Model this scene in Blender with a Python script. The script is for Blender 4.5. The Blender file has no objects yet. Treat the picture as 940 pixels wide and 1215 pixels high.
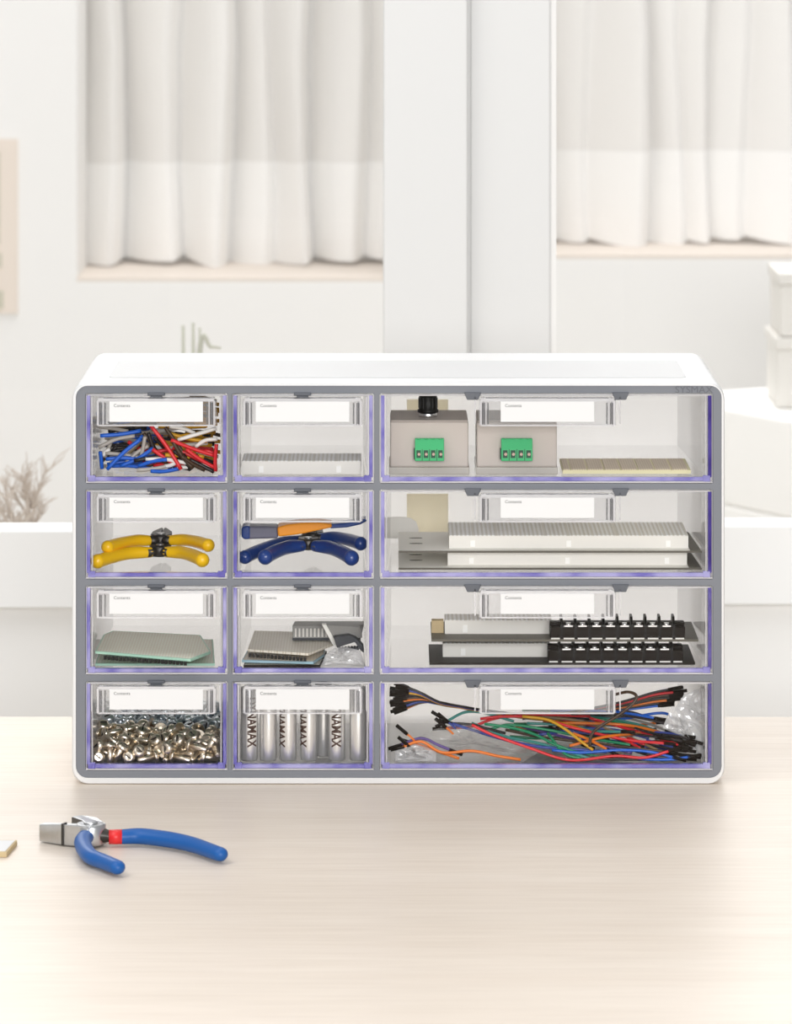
import bpy, bmesh, math, random
from mathutils import Vector, Matrix, Quaternion
random.seed(11)
S = bpy.context.scene
COL = S.collection
D = 2.546          # camera distance to the cabinet front (m)
CZ = 0.53          # camera height above the table top
U = 0.0005         # metres per photo pixel on the cabinet front plane

def P(px, py, Y=0.0):
    s = U * (1 + Y / D)
    return Vector(((px - 472) * s, Y, CZ - (py + 130) * s))
def Q(px, py, z):
    r = (CZ - z) / ((py + 130) * U)
    return Vector(((px - 472) * U * r, D * (r - 1), z))
def fx(px): return (px - 472) * U
def fz(py): return (930 - py) * U

# ------------------------------------------------------------------ materials
def srgb(h):
    h = h.lstrip('#'); c = [int(h[i:i+2], 16) / 255 for i in (0, 2, 4)]
    return tuple((x / 12.92 if x <= .04045 else ((x + .055) / 1.055) ** 2.4) for x in c) + (1,)
def newmat(name):
    m = bpy.data.materials.new(name); m.use_nodes = True
    nt = m.node_tree; nt.nodes.clear()
    out = nt.nodes.new('ShaderNodeOutputMaterial')
    return m, nt, out
def pbr(name, col, rough=.5, metal=0, spec=.5, var=0, scale=60, bump=0, bscale=300, coat=0, emit=None):
    m, nt, out = newmat(name)
    b = nt.nodes.new('ShaderNodeBsdfPrincipled')
    c = srgb(col) if isinstance(col, str) else col
    b.inputs['Base Color'].default_value = c
    b.inputs['Roughness'].default_value = rough
    b.inputs['Metallic'].default_value = metal
    b.inputs['Specular IOR Level'].default_value = spec
    b.inputs['Coat Weight'].default_value = coat
    tc = nt.nodes.new('ShaderNodeTexCoord')
    if var:
        n = nt.nodes.new('ShaderNodeTexNoise'); n.inputs['Scale'].default_value = scale
        n.inputs['Detail'].default_value = 4
        nt.links.new(tc.outputs['Object'], n.inputs['Vector'])
        mx = nt.nodes.new('ShaderNodeMixRGB'); mx.blend_type = 'MIX'
        mx.inputs[1].default_value = tuple(max(0, x * (1 - var)) for x in c[:3]) + (1,)
        mx.inputs[2].default_value = tuple(min(1, x * (1 + var)) for x in c[:3]) + (1,)
        nt.links.new(n.outputs['Fac'], mx.inputs[0]); nt.links.new(mx.outputs[0], b.inputs['Base Color'])
    if bump:
        n2 = nt.nodes.new('ShaderNodeTexNoise'); n2.inputs['Scale'].default_value = bscale
        nt.links.new(tc.outputs['Object'], n2.inputs['Vector'])
        bp = nt.nodes.new('ShaderNodeBump'); bp.inputs['Strength'].default_value = bump; bp.inputs['Distance'].default_value = .001
        nt.links.new(n2.outputs['Fac'], bp.inputs['Height']); nt.links.new(bp.outputs[0], b.inputs['Normal'])
    nt.links.new(b.outputs[0], out.inputs[0])
    return m
def trans_plastic(name, col, transl):
    """white plastic that lets some light through"""
    m, nt, out = newmat(name)
    b = nt.nodes.new('ShaderNodeBsdfPrincipled'); b.inputs['Base Color'].default_value = srgb(col); b.inputs['Roughness'].default_value = .4
    t = nt.nodes.new('ShaderNodeBsdfTranslucent'); t.inputs['Color'].default_value = srgb(col)
    mx = nt.nodes.new('ShaderNodeMixShader'); mx.inputs[0].default_value = transl
    nt.links.new(b.outputs[0], mx.inputs[1]); nt.links.new(t.outputs[0], mx.inputs[2]); nt.links.new(mx.outputs[0], out.inputs[0])
    return m
def clear(name, tint=(.97, .97, .97), f0=.04, rough=.03, body=0.0, bodycol='#d8d8d8', wave=0, bodycol2=None, vary=0):
    """thin clear sheet: see-through plus Fresnel gloss, optional cloudy body"""
    m, nt, out = newmat(name)
    tr = nt.nodes.new('ShaderNodeBsdfTransparent'); tr.inputs[0].default_value = tuple(tint) + (1,)
    gl = nt.nodes.new('ShaderNodeBsdfGlossy'); gl.inputs['Roughness'].default_value = rough
    lw = nt.nodes.new('ShaderNodeLayerWeight'); lw.inputs['Blend'].default_value = .5
    pw = nt.nodes.new('ShaderNodeMath'); pw.operation = 'POWER'; pw.inputs[1].default_value = 5
    nt.links.new(lw.outputs['Facing'], pw.inputs[0])
    ma = nt.nodes.new('ShaderNodeMath'); ma.operation = 'MULTIPLY_ADD'; ma.inputs[1].default_value = .75; ma.inputs[2].default_value = f0
    nt.links.new(pw.outputs[0], ma.inputs[0])
    src = tr
    if body:
        d = nt.nodes.new('ShaderNodeBsdfDiffuse'); d.inputs[0].default_value = srgb(bodycol)
        if vary:
            tc0 = nt.nodes.new('ShaderNodeTexCoord'); n0 = nt.nodes.new('ShaderNodeTexNoise'); n0.inputs['Scale'].default_value = vary
            nt.links.new(tc0.outputs['Object'], n0.inputs['Vector'])
            rp = nt.nodes.new('ShaderNodeValToRGB'); rp.color_ramp.elements[0].position = .38; rp.color_ramp.elements[0].color = srgb(bodycol)
            rp.color_ramp.elements[1].position = .62; rp.color_ramp.elements[1].color = srgb(bodycol2)
            nt.links.new(n0.outputs['Fac'], rp.inputs[0]); nt.links.new(rp.outputs[0], d.inputs[0])
        m1 = nt.nodes.new('ShaderNodeMixShader'); m1.inputs[0].default_value = body
        nt.links.new(tr.outputs[0], m1.inputs[1]); nt.links.new(d.outputs[0], m1.inputs[2]); src = m1
    mx = nt.nodes.new('ShaderNodeMixShader')
    nt.links.new(ma.outputs[0], mx.inputs[0]); nt.links.new(src.outputs[0], mx.inputs[1]); nt.links.new(gl.outputs[0], mx.inputs[2])
    if wave:
        tc = nt.nodes.new('ShaderNodeTexCoord')
        n2 = nt.nodes.new('ShaderNodeTexNoise'); n2.inputs['Scale'].default_value = wave
        nt.links.new(tc.outputs['Object'], n2.inputs['Vector'])
        bp = nt.nodes.new('ShaderNodeBump'); bp.inputs['Strength'].default_value = 1; bp.inputs['Distance'].default_value = .004
        nt.links.new(n2.outputs['Fac'], bp.inputs['Height'])
        nt.links.new(bp.outputs[0], gl.inputs['Normal']); nt.links.new(bp.outputs[0], lw.inputs['Normal'])
    nt.links.new(mx.outputs[0], out.inputs[0])
    return m
def dots(name, base, dot, pitch, radius=.32, rough=.5, axes='xy', metal=0, spec=.5):
    """regular grid of round dots on two object axes (perforated or copper-padded boards)"""
    m, nt, out = newmat(name)
    b = nt.nodes.new('ShaderNodeBsdfPrincipled'); b.inputs['Roughness'].default_value = rough; b.inputs['Specular IOR Level'].default_value = spec
    tc = nt.nodes.new('ShaderNodeTexCoord'); sp = nt.nodes.new('ShaderNodeSeparateXYZ')
    nt.links.new(tc.outputs['Object'], sp.inputs[0])
    sq = []
    for a in axes:
        d = nt.nodes.new('ShaderNodeMath'); d.operation = 'DIVIDE'; d.inputs[1].default_value = pitch
        nt.links.new(sp.outputs['xyz'.index(a)], d.inputs[0])
        f = nt.nodes.new('ShaderNodeMath'); f.operation = 'PINGPONG'; f.inputs[1].default_value = .5
        nt.links.new(d.outputs[0], f.inputs[0])
        p = nt.nodes.new('ShaderNodeMath'); p.operation = 'POWER'; p.inputs[1].default_value = 2
        nt.links.new(f.outputs[0], p.inputs[0]); sq.append(p)
    ad = nt.nodes.new('ShaderNodeMath'); ad.operation = 'ADD'
    nt.links.new(sq[0].outputs[0], ad.inputs[0]); nt.links.new(sq[1].outputs[0], ad.inputs[1])
    lt = nt.nodes.new('ShaderNodeMath'); lt.operation = 'LESS_THAN'; lt.inputs[1].default_value = radius ** 2
    nt.links.new(ad.outputs[0], lt.inputs[0])
    mx = nt.nodes.new('ShaderNodeMixRGB'); mx.inputs[1].default_value = srgb(base); mx.inputs[2].default_value = srgb(dot)
    nt.links.new(lt.outputs[0], mx.inputs[0]); nt.links.new(mx.outputs[0], b.inputs['Base Color'])
    nt.links.new(b.outputs[0], out.inputs[0])
    return m
def wood(name):
    m, nt, out = newmat(name)
    b = nt.nodes.new('ShaderNodeBsdfPrincipled'); b.inputs['Roughness'].default_value = .38; b.inputs['Specular IOR Level'].default_value = .35
    tc = nt.nodes.new('ShaderNodeTexCoord')
    def noise(sx, sy, det, seed):
        mp = nt.nodes.new('ShaderNodeMapping'); mp.inputs['Scale'].default_value = (sx, sy, 1); mp.inputs['Location'].default_value = (seed, seed, 0)
        nt.links.new(tc.outputs['Object'], mp.inputs[0])
        n = nt.nodes.new('ShaderNodeTexNoise'); n.inputs['Scale'].default_value = 1; n.inputs['Detail'].default_value = det; n.inputs['Roughness'].default_value = .55
        nt.links.new(mp.outputs[0], n.inputs['Vector']); return n
    a = noise(3, 55, 5, 1.3); c = noise(14, 420, 3, 4.1); e = noise(1.1, 9, 2, 7.7)
    r1 = nt.nodes.new('ShaderNodeMixRGB'); r1.inputs[1].default_value = srgb('#dfd1c2'); r1.inputs[2].default_value = srgb('#efe5d9')
    nt.links.new(a.outputs['Fac'], r1.inputs[0])
    r2 = nt.nodes.new('ShaderNodeMixRGB'); r2.blend_type = 'MULTIPLY'; r2.inputs[0].default_value = 1
    rp = nt.nodes.new('ShaderNodeValToRGB'); rp.color_ramp.elements[0].position = .3; rp.color_ramp.elements[0].color = (.90, .885, .87, 1)
    rp.color_ramp.elements[1].position = .62; rp.color_ramp.elements[1].color = (1, 1, 1, 1)
    nt.links.new(c.outputs['Fac'], rp.inputs[0])
    nt.links.new(r1.outputs[0], r2.inputs[1]); nt.links.new(rp.outputs[0], r2.inputs[2])
    r3 = nt.nodes.new('ShaderNodeMixRGB'); r3.blend_type = 'MULTIPLY'; r3.inputs[0].default_value = 1
    rq = nt.nodes.new('ShaderNodeValToRGB'); rq.color_ramp.elements[0].position = .3; rq.color_ramp.elements[0].color = (.94, .93, .915, 1)
    rq.color_ramp.elements[1].position = .7; rq.color_ramp.elements[1].color = (1, 1, 1, 1)
    nt.links.new(e.outputs['Fac'], rq.inputs[0]); nt.links.new(r2.outputs[0], r3.inputs[1]); nt.links.new(rq.outputs[0], r3.inputs[2])
    nt.links.new(r3.outputs[0], b.inputs['Base Color']); nt.links.new(b.outputs[0], out.inputs[0])
    return m
def fabric(name, col, transl=.45):
    m, nt, out = newmat(name)
    d = nt.nodes.new('ShaderNodeBsdfDiffuse'); t = nt.nodes.new('ShaderNodeBsdfTranslucent')
    d.inputs[0].default_value = srgb(col); t.inputs[0].default_value = srgb(col)
    tc = nt.nodes.new('ShaderNodeTexCoord'); w = nt.nodes.new('ShaderNodeTexNoise'); w.inputs['Scale'].default_value = 900
    nt.links.new(tc.outputs['Object'], w.inputs['Vector'])
    bp = nt.nodes.new('ShaderNodeBump'); bp.inputs['Strength'].default_value = .2; bp.inputs['Distance'].default_value = .001
    nt.links.new(w.outputs['Fac'], bp.inputs['Height']); nt.links.new(bp.outputs[0], d.inputs['Normal'])
    mx = nt.nodes.new('ShaderNodeMixShader'); mx.inputs[0].default_value = transl
    nt.links.new(d.outputs[0], mx.inputs[1]); nt.links.new(t.outputs[0], mx.inputs[2]); nt.links.new(mx.outputs[0], out.inputs[0])
    return m

M = {}
M['wood'] = wood('pale_wood')
M['housing'] = trans_plastic('white_housing_plastic', '#fdfdfd', .3)
M['backpanel'] = trans_plastic('white_back_panel_plastic', '#fefdfc', .8)
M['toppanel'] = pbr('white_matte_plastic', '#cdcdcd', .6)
M['gray'] = pbr('grey_plastic', '#75787f', .45, var=.03)
M['graydark'] = pbr('dark_grey_plastic', '#595c63', .45)
M['emboss'] = pbr('embossed_grey', '#5c5f66', .5)
M['clear'] = clear('clear_styrene', (.985, .985, .985), .012, .04)
M['tray'] = clear('clear_tray_walls', (.98, .98, .98), .012, .06, body=.02, bodycol='#eeeeee')
M['side'] = clear('shaded_tray_side', (.9, .9, .91), .03, .1, body=.22, bodycol='#c6c4c6')  # clear wall; grey body paints in its reflection shading
M['streak'] = clear('painted_grey_streak', (.55, .55, .56), .05, .1, body=.4, bodycol='#8e8e90')  # grey bars imitate the dark streaks of light in the clear handle
M['handle'] = clear('clear_handle', (.95, .95, .955), .05, .03, body=.10, bodycol='#e8e8e8')
M['edge'] = clear('bright_clear_edge', (.92, .92, .93), .10, .05, body=.5, bodycol='#f4f2f4')
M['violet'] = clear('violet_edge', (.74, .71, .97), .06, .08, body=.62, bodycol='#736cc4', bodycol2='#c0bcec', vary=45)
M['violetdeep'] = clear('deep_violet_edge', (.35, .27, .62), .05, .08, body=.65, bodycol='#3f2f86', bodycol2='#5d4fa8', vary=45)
M['card'] = pbr('white_card', '#e6e6e6', .8, spec=.1)
M['ink'] = pbr('grey_ink', '#6a6a6a', .8, spec=.1)
M['white'] = pbr('white_paint', '#dededd', .45)
M['rail'] = pbr('lightened_white_paint', '#f3f3f2', .45)  # same white as the stiles, lightened where less key light reaches
M['white2'] = pbr('white_laminate', '#f6f5f2', .4)
M['wall'] = pbr('warm_white_wall', '#ebeae8', .8, var=.01, scale=3)
M['panel'] = pbr('pale_grey_panel', '#f0efed', .6)
M['sill'] = pbr('beige_sill', '#d9cfc5', .7, var=.04, scale=12)
M['floor'] = pbr('pale_floor', '#ddd8d0', .6, var=.05, scale=6)
M['curtain'] = fabric('white_curtain', '#f1efec', .16)
M['hem'] = fabric('white_curtain_hem', '#fbfaf8', .16)
M['pane'] = clear('window_glass', (.985, .985, .985), .02, .0)
M['black'] = pbr('black_plastic', '#110f0c', .4, spec=.25)
M['blackbrown'] = pbr('brown_black_plastic', '#1d1610', .5, spec=.12)
M['chrome'] = pbr('chrome', (.8, .8, .8, 1), .18, 1)
M['steel'] = pbr('brushed_steel', (.64, .65, .66, 1), .32, 1, var=.1, scale=400)
M['steeldark'] = pbr('blackened_steel', (.06, .055, .05, 1), .4, .7)
M['plate'] = pbr('aluminium_plate', '#f0eee8', .5, .05, spec=.2)
M['platedark'] = pbr('dark_plate', '#67635a', .5, .1, spec=.2)
M['platedarker'] = pbr('black_plate', '#2b2620', .5, spec=.15)
M['blue'] = pbr('blue_grip', '#1a589f', .42, spec=.35)
M['navy'] = pbr('navy_grip', '#1d3f86', .3, coat=.3)
M['navygray'] = pbr('slate_grip', '#6a6a7c', .4)
M['red'] = pbr('red_grip', '#e02a2c', .4)
M['yellow'] = pbr('yellow_grip', '#ffcb12', .34, coat=.15)
M['orange'] = pbr('orange_grip', '#f59a1a', .35)
M['green'] = pbr('green_terminal', '#33b06d', .4)
M['greendark'] = pbr('green_recess', '#1c4a34', .5)
M['screwface'] = pbr('screw_face', '#b59c8e', .4, .3)
M['taupe'] = clear('smoky_taupe_box', (.62, .59, .56), .03, .25, body=.78, bodycol='#dcd2ca')
M['taupetop'] = pbr('taupe_lid', '#b3a9a2', .5)
M['boxbase'] = clear('clear_box_base', (.9, .89, .87), .03, .1, body=.5, bodycol='#ece6de')
M['cream'] = trans_plastic('cream_card', '#fffaea', .55)
M['bbside'] = pbr('breadboard_side', '#ebe8e1', .5)
M['bbtop'] = dots('breadboard_holes', '#ffffff', '#cbc6bb', .00254, .3, spec=.2)
M['bbtop2'] = dots('breadboard_holes_white', '#eceae6', '#a5a19a', .00254, .27)
M['nub'] = pbr('breadboard_tab', '#fdfcf8', .5)
M['perfbeige'] = dots('perforated_tile', '#e3d5c1', '#c9b8a1', .0014, .3, spec=.2)
M['perfedge'] = pbr('cream_board_edge', '#e9e2b8', .5)
M['perfgreen'] = dots('green_perfboard_pads', '#e2e6d6', '#d6cfbd', .0017, .34, .4, spec=.2)
M['pcbedge'] = pbr('green_board_edge', '#a9d2bd', .4)
M['pcbgreen'] = pbr('green_board', '#5f9a72', .4)
M['perftan'] = dots('tan_perfboard_pads', '#ece6d8', '#d9cfbd', .0017, .34, .4, spec=.2)
M['perfblue'] = dots('blue_perfboard_pads', '#ece6d8', '#dccfc0', .0017, .34, .4, spec=.2)
M['blueedge'] = pbr('pale_blue_board_edge', '#8fb0bd', .4)
M['module'] = dots('grey_module', '#8c8882', '#b9b6b0', .003, .28, .4)
M['modgray'] = pbr('grey_module_case', '#908e8a', .4, spec=.3)
M['slate'] = pbr('slate_module', '#45474b', .45, spec=.2)
M['tan'] = pbr('tan_foam', '#c9b48c', .8, var=.08, scale=900)
M['nickel'] = pbr('warm_nickel', (.88, .78, .64, 1), .28, 1)
M['zinc'] = pbr('bluish_zinc', (.84, .90, .94, 1), .3, 1)
M['battery'] = pbr('silver_sleeve', (.92, .91, .89, 1), .28, .75)
M['batteryend'] = pbr('battery_steel', (.7, .7, .68, 1), .25, 1)
M['btext'] = pbr('dark_lettering', '#4b3328', .5)
M['bag'] = clear('clear_bag_film', (.98, .98, .98), .05, .12, body=.16, bodycol='#f6f2ec', wave=90)
M['bag2'] = clear('clear_bag_film_cloudy', (.98, .98, .98), .10, .15, body=.34, bodycol='#ffffff', wave=70)
M['twig'] = pbr('dry_twig', '#cabfb4', .8)
M['reed'] = pbr('olive_reed', '#bcbcae', .8)
M['ceramic'] = pbr('white_ceramic', '#eceae5', .4)
M['paper'] = pbr('beige_paper', '#e3d8cd', .8, var=.04, scale=4)
M['print'] = pbr('faded_print', '#c4c1b0', .8)
M['boxgray'] = pbr('pale_grey_box', '#dbd8d2', .6)
WC = {'red': '#e0262e', 'blue': '#1a63d0', 'grey': '#b9b2a8', 'white': '#f3f0ea', 'yellow': '#d8a21c', 'black': '#231d1c',
      'brown': '#46321f', 'orange': '#ea7a1e', 'green': '#1c8a5e', 'navy': '#3a4c9e', 'purple': '#5b4588', 'teal': '#3f8f86', 'tan': '#8f7a58'}
for k, v in WC.items(): M['w_' + k] = pbr(k + '_insulation', v, .35)

# ------------------------------------------------------------------ mesh building
class MB:
    def __init__(s): s.v = []; s.f = []; s.m = []; s.s = []
    def add(s, vs, fs, mi=0, smooth=False):
        o = len(s.v); s.v += [tuple(x) for x in vs]
        for f in fs: s.f.append([i + o for i in f]); s.m.append(mi); s.s.append(smooth)
        return s
    def hexa(s, p, mi=0):   # bottom 4 then top 4, both counter-clockwise
        return s.add(p, [(3, 2, 1, 0), (4, 5, 6, 7), (0, 1, 5, 4), (1, 2, 6, 5), (2, 3, 7, 6), (3, 0, 4, 7)], mi)
    def box(s, x0, x1, y0, y1, z0, z1, mi=0):
        return s.hexa([(x0, y0, z0), (x1, y0, z0), (x1, y1, z0), (x0, y1, z0), (x0, y0, z1), (x1, y0, z1), (x1, y1, z1), (x0, y1, z1)], mi)
    def quad(s, a, b, c, d, mi=0): return s.add([a, b, c, d], [(0, 1, 2, 3)], mi)
    def prism(s, poly, vec, mi=0, smooth=False, capmi=None):
        n = len(poly); vec = Vector(vec); a = [Vector(p) for p in poly]; b = [p + vec for p in a]
        s.add(a + b, [(i, (i + 1) % n, n + (i + 1) % n, n + i) for i in range(n)], mi, smooth)
        cm = mi if capmi is None else capmi
        s.add(a, [tuple(range(n))[::-1]], cm); s.add(b, [tuple(range(n))], cm)
        return s
    def tube(s, pts, r, n=8, mi=0, flat=1.0, up=None, round_ends=False, steps=0):
        pts = [Vector(p) for p in pts]
        if steps: pts = catmull(pts, steps)
        m = len(pts); rr = [r] * m if not isinstance(r, (list, tuple)) else resample(r, m)
        if round_ends:
            d0 = (pts[0] - pts[1]).normalized(); d1 = (pts[-1] - pts[-2]).normalized(); A = []; R = []
            for k in (1, .92, .7, .38): A.append(pts[0] + d0 * rr[0] * k); R.append(rr[0] * max(.03, math.sqrt(max(0, 1 - k * k))))
            B = []; RB = []
            for k in (.38, .7, .92, 1): B.append(pts[-1] + d1 * rr[-1] * k); RB.append(rr[-1] * max(.03, math.sqrt(max(0, 1 - k * k))))
            pts = A + pts + B; rr = R + rr + RB; m = len(pts)
        vs = []; N = Vector(up) if up else None
        for i in range(m):
            t = (pts[min(i + 1, m - 1)] - pts[max(i - 1, 0)]).normalized()
            if N is None:
                N = t.orthogonal().normalized()
            a = (N - t * N.dot(t))
            if a.length < 1e-6: a = t.orthogonal()
            a.normalize(); b = t.cross(a)
            if not up: N = a
            for j in range(n):
                an = 2 * math.pi * j / n
                vs.append(pts[i] + a * (math.cos(an) * rr[i] * flat) + b * (math.sin(an) * rr[i]))
        fs = [(i * n + j, i * n + (j + 1) % n, (i + 1) * n + (j + 1) % n, (i + 1) * n + j) for i in range(m - 1) for j in range(n)]
        s.add(vs, fs, mi, True); s.add(vs[:n], [tuple(range(n))[::-1]], mi, True); s.add(vs[-n:], [tuple(range(n))], mi, True)
        return s
    def lathe(s, prof, c=(0, 0, 0), n=20, mi=0, axis='z', smooth=True):
        vs = []; c = Vector(c)
        for r, h in prof:
            for j in range(n):
                a = 2 * math.pi * j / n; x, y = r * math.cos(a), r * math.sin(a)
                vs.append(c + (Vector((x, y, h)) if axis == 'z' else Vector((x, -h, y)) if axis == 'y' else Vector((h, x, y))))
        k = len(prof)
        fs = [(i * n + j, i * n + (j + 1) % n, (i + 1) * n + (j + 1) % n, (i + 1) * n + j) for i in range(k - 1) for j in range(n)]
        s.add(vs, fs, mi, smooth); s.add(vs[:n], [tuple(range(n))[::-1]], mi); s.add(vs[-n:], [tuple(range(n))], mi)
        return s
    def ball(s, c, r, mi=0, n=14, k=8):
        prof = [(max(1e-5, math.sin(math.pi * i / k)) * r, -math.cos(math.pi * i / k) * r) for i in range(k + 1)]
        return s.lathe(prof, c, n, mi)
    def mesh(s, me, mat, mi=0):
        return s.add([mat @ v.co for v in me.vertices], [tuple(p.vertices) for p in me.polygons], mi)
    def build(s, name, mats, parent=None, bevel=0, seg=2, origin=None, weld=False):
        me = bpy.data.meshes.new(name)
        o = Vector(origin) if origin is not None else Vector((0, 0, 0))
        me.from_pydata([tuple(Vector(v) - o) for v in s.v], [], s.f)
        mats = mats if isinstance(mats, (list, tuple)) else [mats]
        for m in mats: me.materials.append(M[m] if isinstance(m, str) else m)
        for p, mi, sm in zip(me.polygons, s.m, s.s): p.material_index = mi; p.use_smooth = sm
        bm = bmesh.new(); bm.from_mesh(me)
        bmesh.ops.remove_doubles(bm, verts=bm.verts, dist=1e-6)
        bmesh.ops.recalc_face_normals(bm, faces=bm.faces); bm.to_mesh(me); bm.free()
        ob = bpy.data.objects.new(name, me); COL.objects.link(ob); ob.location = o
        if parent: ob.parent = parent; ob.location = o - (parent.location if parent.parent is None else Vector((0, 0, 0)))
        if bevel:
            b = ob.modifiers.new('bevel', 'BEVEL'); b.width = bevel; b.segments = seg; b.limit_method = 'ANGLE'; b.angle_limit = math.radians(35)
            b.harden_normals = False
        return ob
def catmull(p, k):
    if len(p) < 3: 
        return [p[0].lerp(p[-1], i / k) for i in range(k + 1)]
    out = []
    q = [p[0] * 2 - p[1]] + list(p) + [p[-1] * 2 - p[-2]]
    for i in range(1, len(q) - 2):
        for j in range(k):
            t = j / k; a, b, c, d = q[i-1], q[i], q[i+1], q[i+2]
            out.append(.5 * ((2 * b) + (c - a) * t + (2 * a - 5 * b + 4 * c - d) * t * t + (3 * b - a - 3 * c + d) * t ** 3))
    out.append(p[-1]); return out
def resample(r, m):
    out = []
    for i in range(m):
        t = i / (m - 1) * (len(r) - 1); a = min(int(t), len(r) - 2); out.append(r[a] + (r[a + 1] - r[a]) * (t - a))
    return out
def rrect(x0, x1, z0, z1, r, n=6):
    out = []
    for cx, cz, a0 in ((x1 - r, z1 - r, 0), (x0 + r, z1 - r, 90), (x0 + r, z0 + r, 180), (x1 - r, z0 + r, 270)):
        for i in range(n + 1):
            a = math.radians(a0 + 90 * i / n); out.append((cx + r * math.cos(a), cz + r * math.sin(a)))
    return out
def tag(o, label=None, cat=None, group=None, kind=None):
    if label: o['label'] = label
    if cat: o['category'] = cat
    if group: o['group'] = group
    if kind: o['kind'] = kind
    return o
def empty(name, loc, label=None, cat=None, group=None, kind=None):
    o = bpy.data.objects.new(name, None); COL.objects.link(o); o.location = loc; o.empty_display_size = .01
    return tag(o, label, cat, group, kind)
def text_mesh(t, size, extrude=0, bold=0):
    c = bpy.data.curves.new('t', 'FONT'); c.body = t; c.size = size; c.extrude = extrude; c.offset = bold; c.resolution_u = 3
    o = bpy.data.objects.new('t', c); COL.objects.link(o)
    dg = bpy.context.evaluated_depsgraph_get(); dg.update()
    me = bpy.data.meshes.new_from_object(o.evaluated_get(dg)); bpy.data.objects.remove(o)
    return me
def copy_tree(o, parent=None):
    c = o.copy(); COL.objects.link(c)
    if parent: c.parent = parent
    for ch in list(o.children): copy_tree(ch, c)
    return c
# ================================================================== the table
t = MB(); t.box(-.75, .75, -.75, .208, -.028, 0)
table = empty('work_table', (0, -.27, -.73), 'pale wooden table with fine horizontal grain under the drawer cabinet', 'table')
t.build('tabletop', 'wood', table, bevel=.0015)
for sx in (-.7, .7):
    for sy in (-.7, .158):
        g = MB(); g.box(sx - .022, sx + .022, sy - .022, sy + .022, -.73, -.028); g.build('leg', 'white', table, bevel=.002)

# ================================================================== setting
def struct(o): o['kind'] = 'structure'; return o
f = MB(); f.box(-3, 3, -3.2, 2.9, -.78, -.73); struct(f.build('floor', 'floor'))
YP = .6      # sliding glass partition
def door(name, x0, x1, stiles, Y, ztop, zbot):
    """one white framed sliding glass door: stiles, bottom rail, pane, lower panel"""
    root = struct(empty(name, (0, Y, -.73)))
    m = MB(); m.box(x0, x1, Y, Y + .0425, zbot, ztop); m.build('bottom_rail', 'rail', root, bevel=.0015)
    m = MB(); m.box(x0, x1, Y + .014, Y + .03, -.72, zbot); m.build('lower_panel', 'panel', root)
    for a, b in stiles:
        m = MB(); m.box(a, b, Y + .002, Y + .042, ztop, 2.0); m.build('stile', 'white', root, bevel=.0015)
    m = MB(); m.quad((x0, Y + .03, ztop), (x1, Y + .03, ztop), (x1, Y + .03, 2.0), (x0, Y + .03, 2.0)); m.build('pane', 'pane', root)
    return root
sL = P(455, 0, YP).x; sM = P(556, 0, YP).x; sM2 = P(558.5, 0, YP).x; sR = P(655, 0, YP).x
door('door_1', -1.6, sM, [(sL, sM)], YP, P(0, 630, YP).z, P(0, 722, YP).z)
door('door_2', sM2, 1.6, [(sM2, sR)], YP + .012, P(0, 624, YP + .012).z, P(0, 718, YP + .012).z)
# slim bead on the meeting edge and on the right stile
m = MB(); m.box(sM + .0002, sM2 - .0002, YP + .004, YP + .04, P(0, 612, YP).z, 2.0); m.build('trim_1', 'white')['kind'] = 'structure'
m = MB(); m.box(sR, sR + .004, YP + .016, YP + .04, P(0, 612, YP).z, 2.0); m.build('trim_2', 'panel')['kind'] = 'structure'
# back wall with two window openings
YB = 2.5
wl = P(92, 0, YB).x; wr = P(498, 0, YB).x; xr = P(618, 0, YB).x
zl = P(0, 330, YB).z; zr = P(0, 303, YB).z
m = MB()
m.box(-2.6, wl, YB, YB + .3, -.73, 2.2); m.box(wl, wr, YB, YB + .3, -.73, zl - .004); m.box(wr, xr, YB, YB + .3, -.73, 2.2)
m.box(xr, 1.3, YB, YB + .3, -.73, zr - .004); m.box(1.3, 2.6, YB, YB + .3, -.73, 2.2)
m.box(wl, wr, YB, YB + .3, 1.6, 2.2); m.box(xr, 1.3, YB, YB + .3, 1.6, 2.2)
struct(m.build('wall_back', 'wall'))
m = MB(); m.box(wl, wr, YB + .0005, YB + .3, zl - .004, zl); struct(m.build('trim_3', 'sill'))
m = MB(); m.box(xr, 1.3, YB + .0005, YB + .3, zr - .004, zr); struct(m.build('trim_4', 'sill'))
for i, (a, b, z0) in enumerate(((wl, wr, zl), (xr, 1.3, zr))):
    w = struct(empty('window_%d' % (i + 1), ((a + b) / 2, YB + .27, z0)))
    fr = MB(); y0, y1 = YB + .25, YB + .29
    fr.box(a, a + .05, y0, y1, z0, 1.6); fr.box(b - .05, b, y0, y1, z0, 1.6); fr.box(a + .05, b - .05, y0, y1, z0, z0 + .05)
    fr.box(a + .05, b - .05, y0, y1, 1.55, 1.6); fr.box((a + b) / 2 - .02, (a + b) / 2 + .02, y0, y1, z0 + .05, 1.55); fr.build('window_frame', 'white', w)
    g = MB(); g.quad((a + .05, YB + .27, z0 + .05), (b - .05, YB + .27, z0 + .05), (b - .05, YB + .27, 1.55), (a + .05, YB + .27, 1.55)); g.build('pane', 'pane', w)

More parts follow.
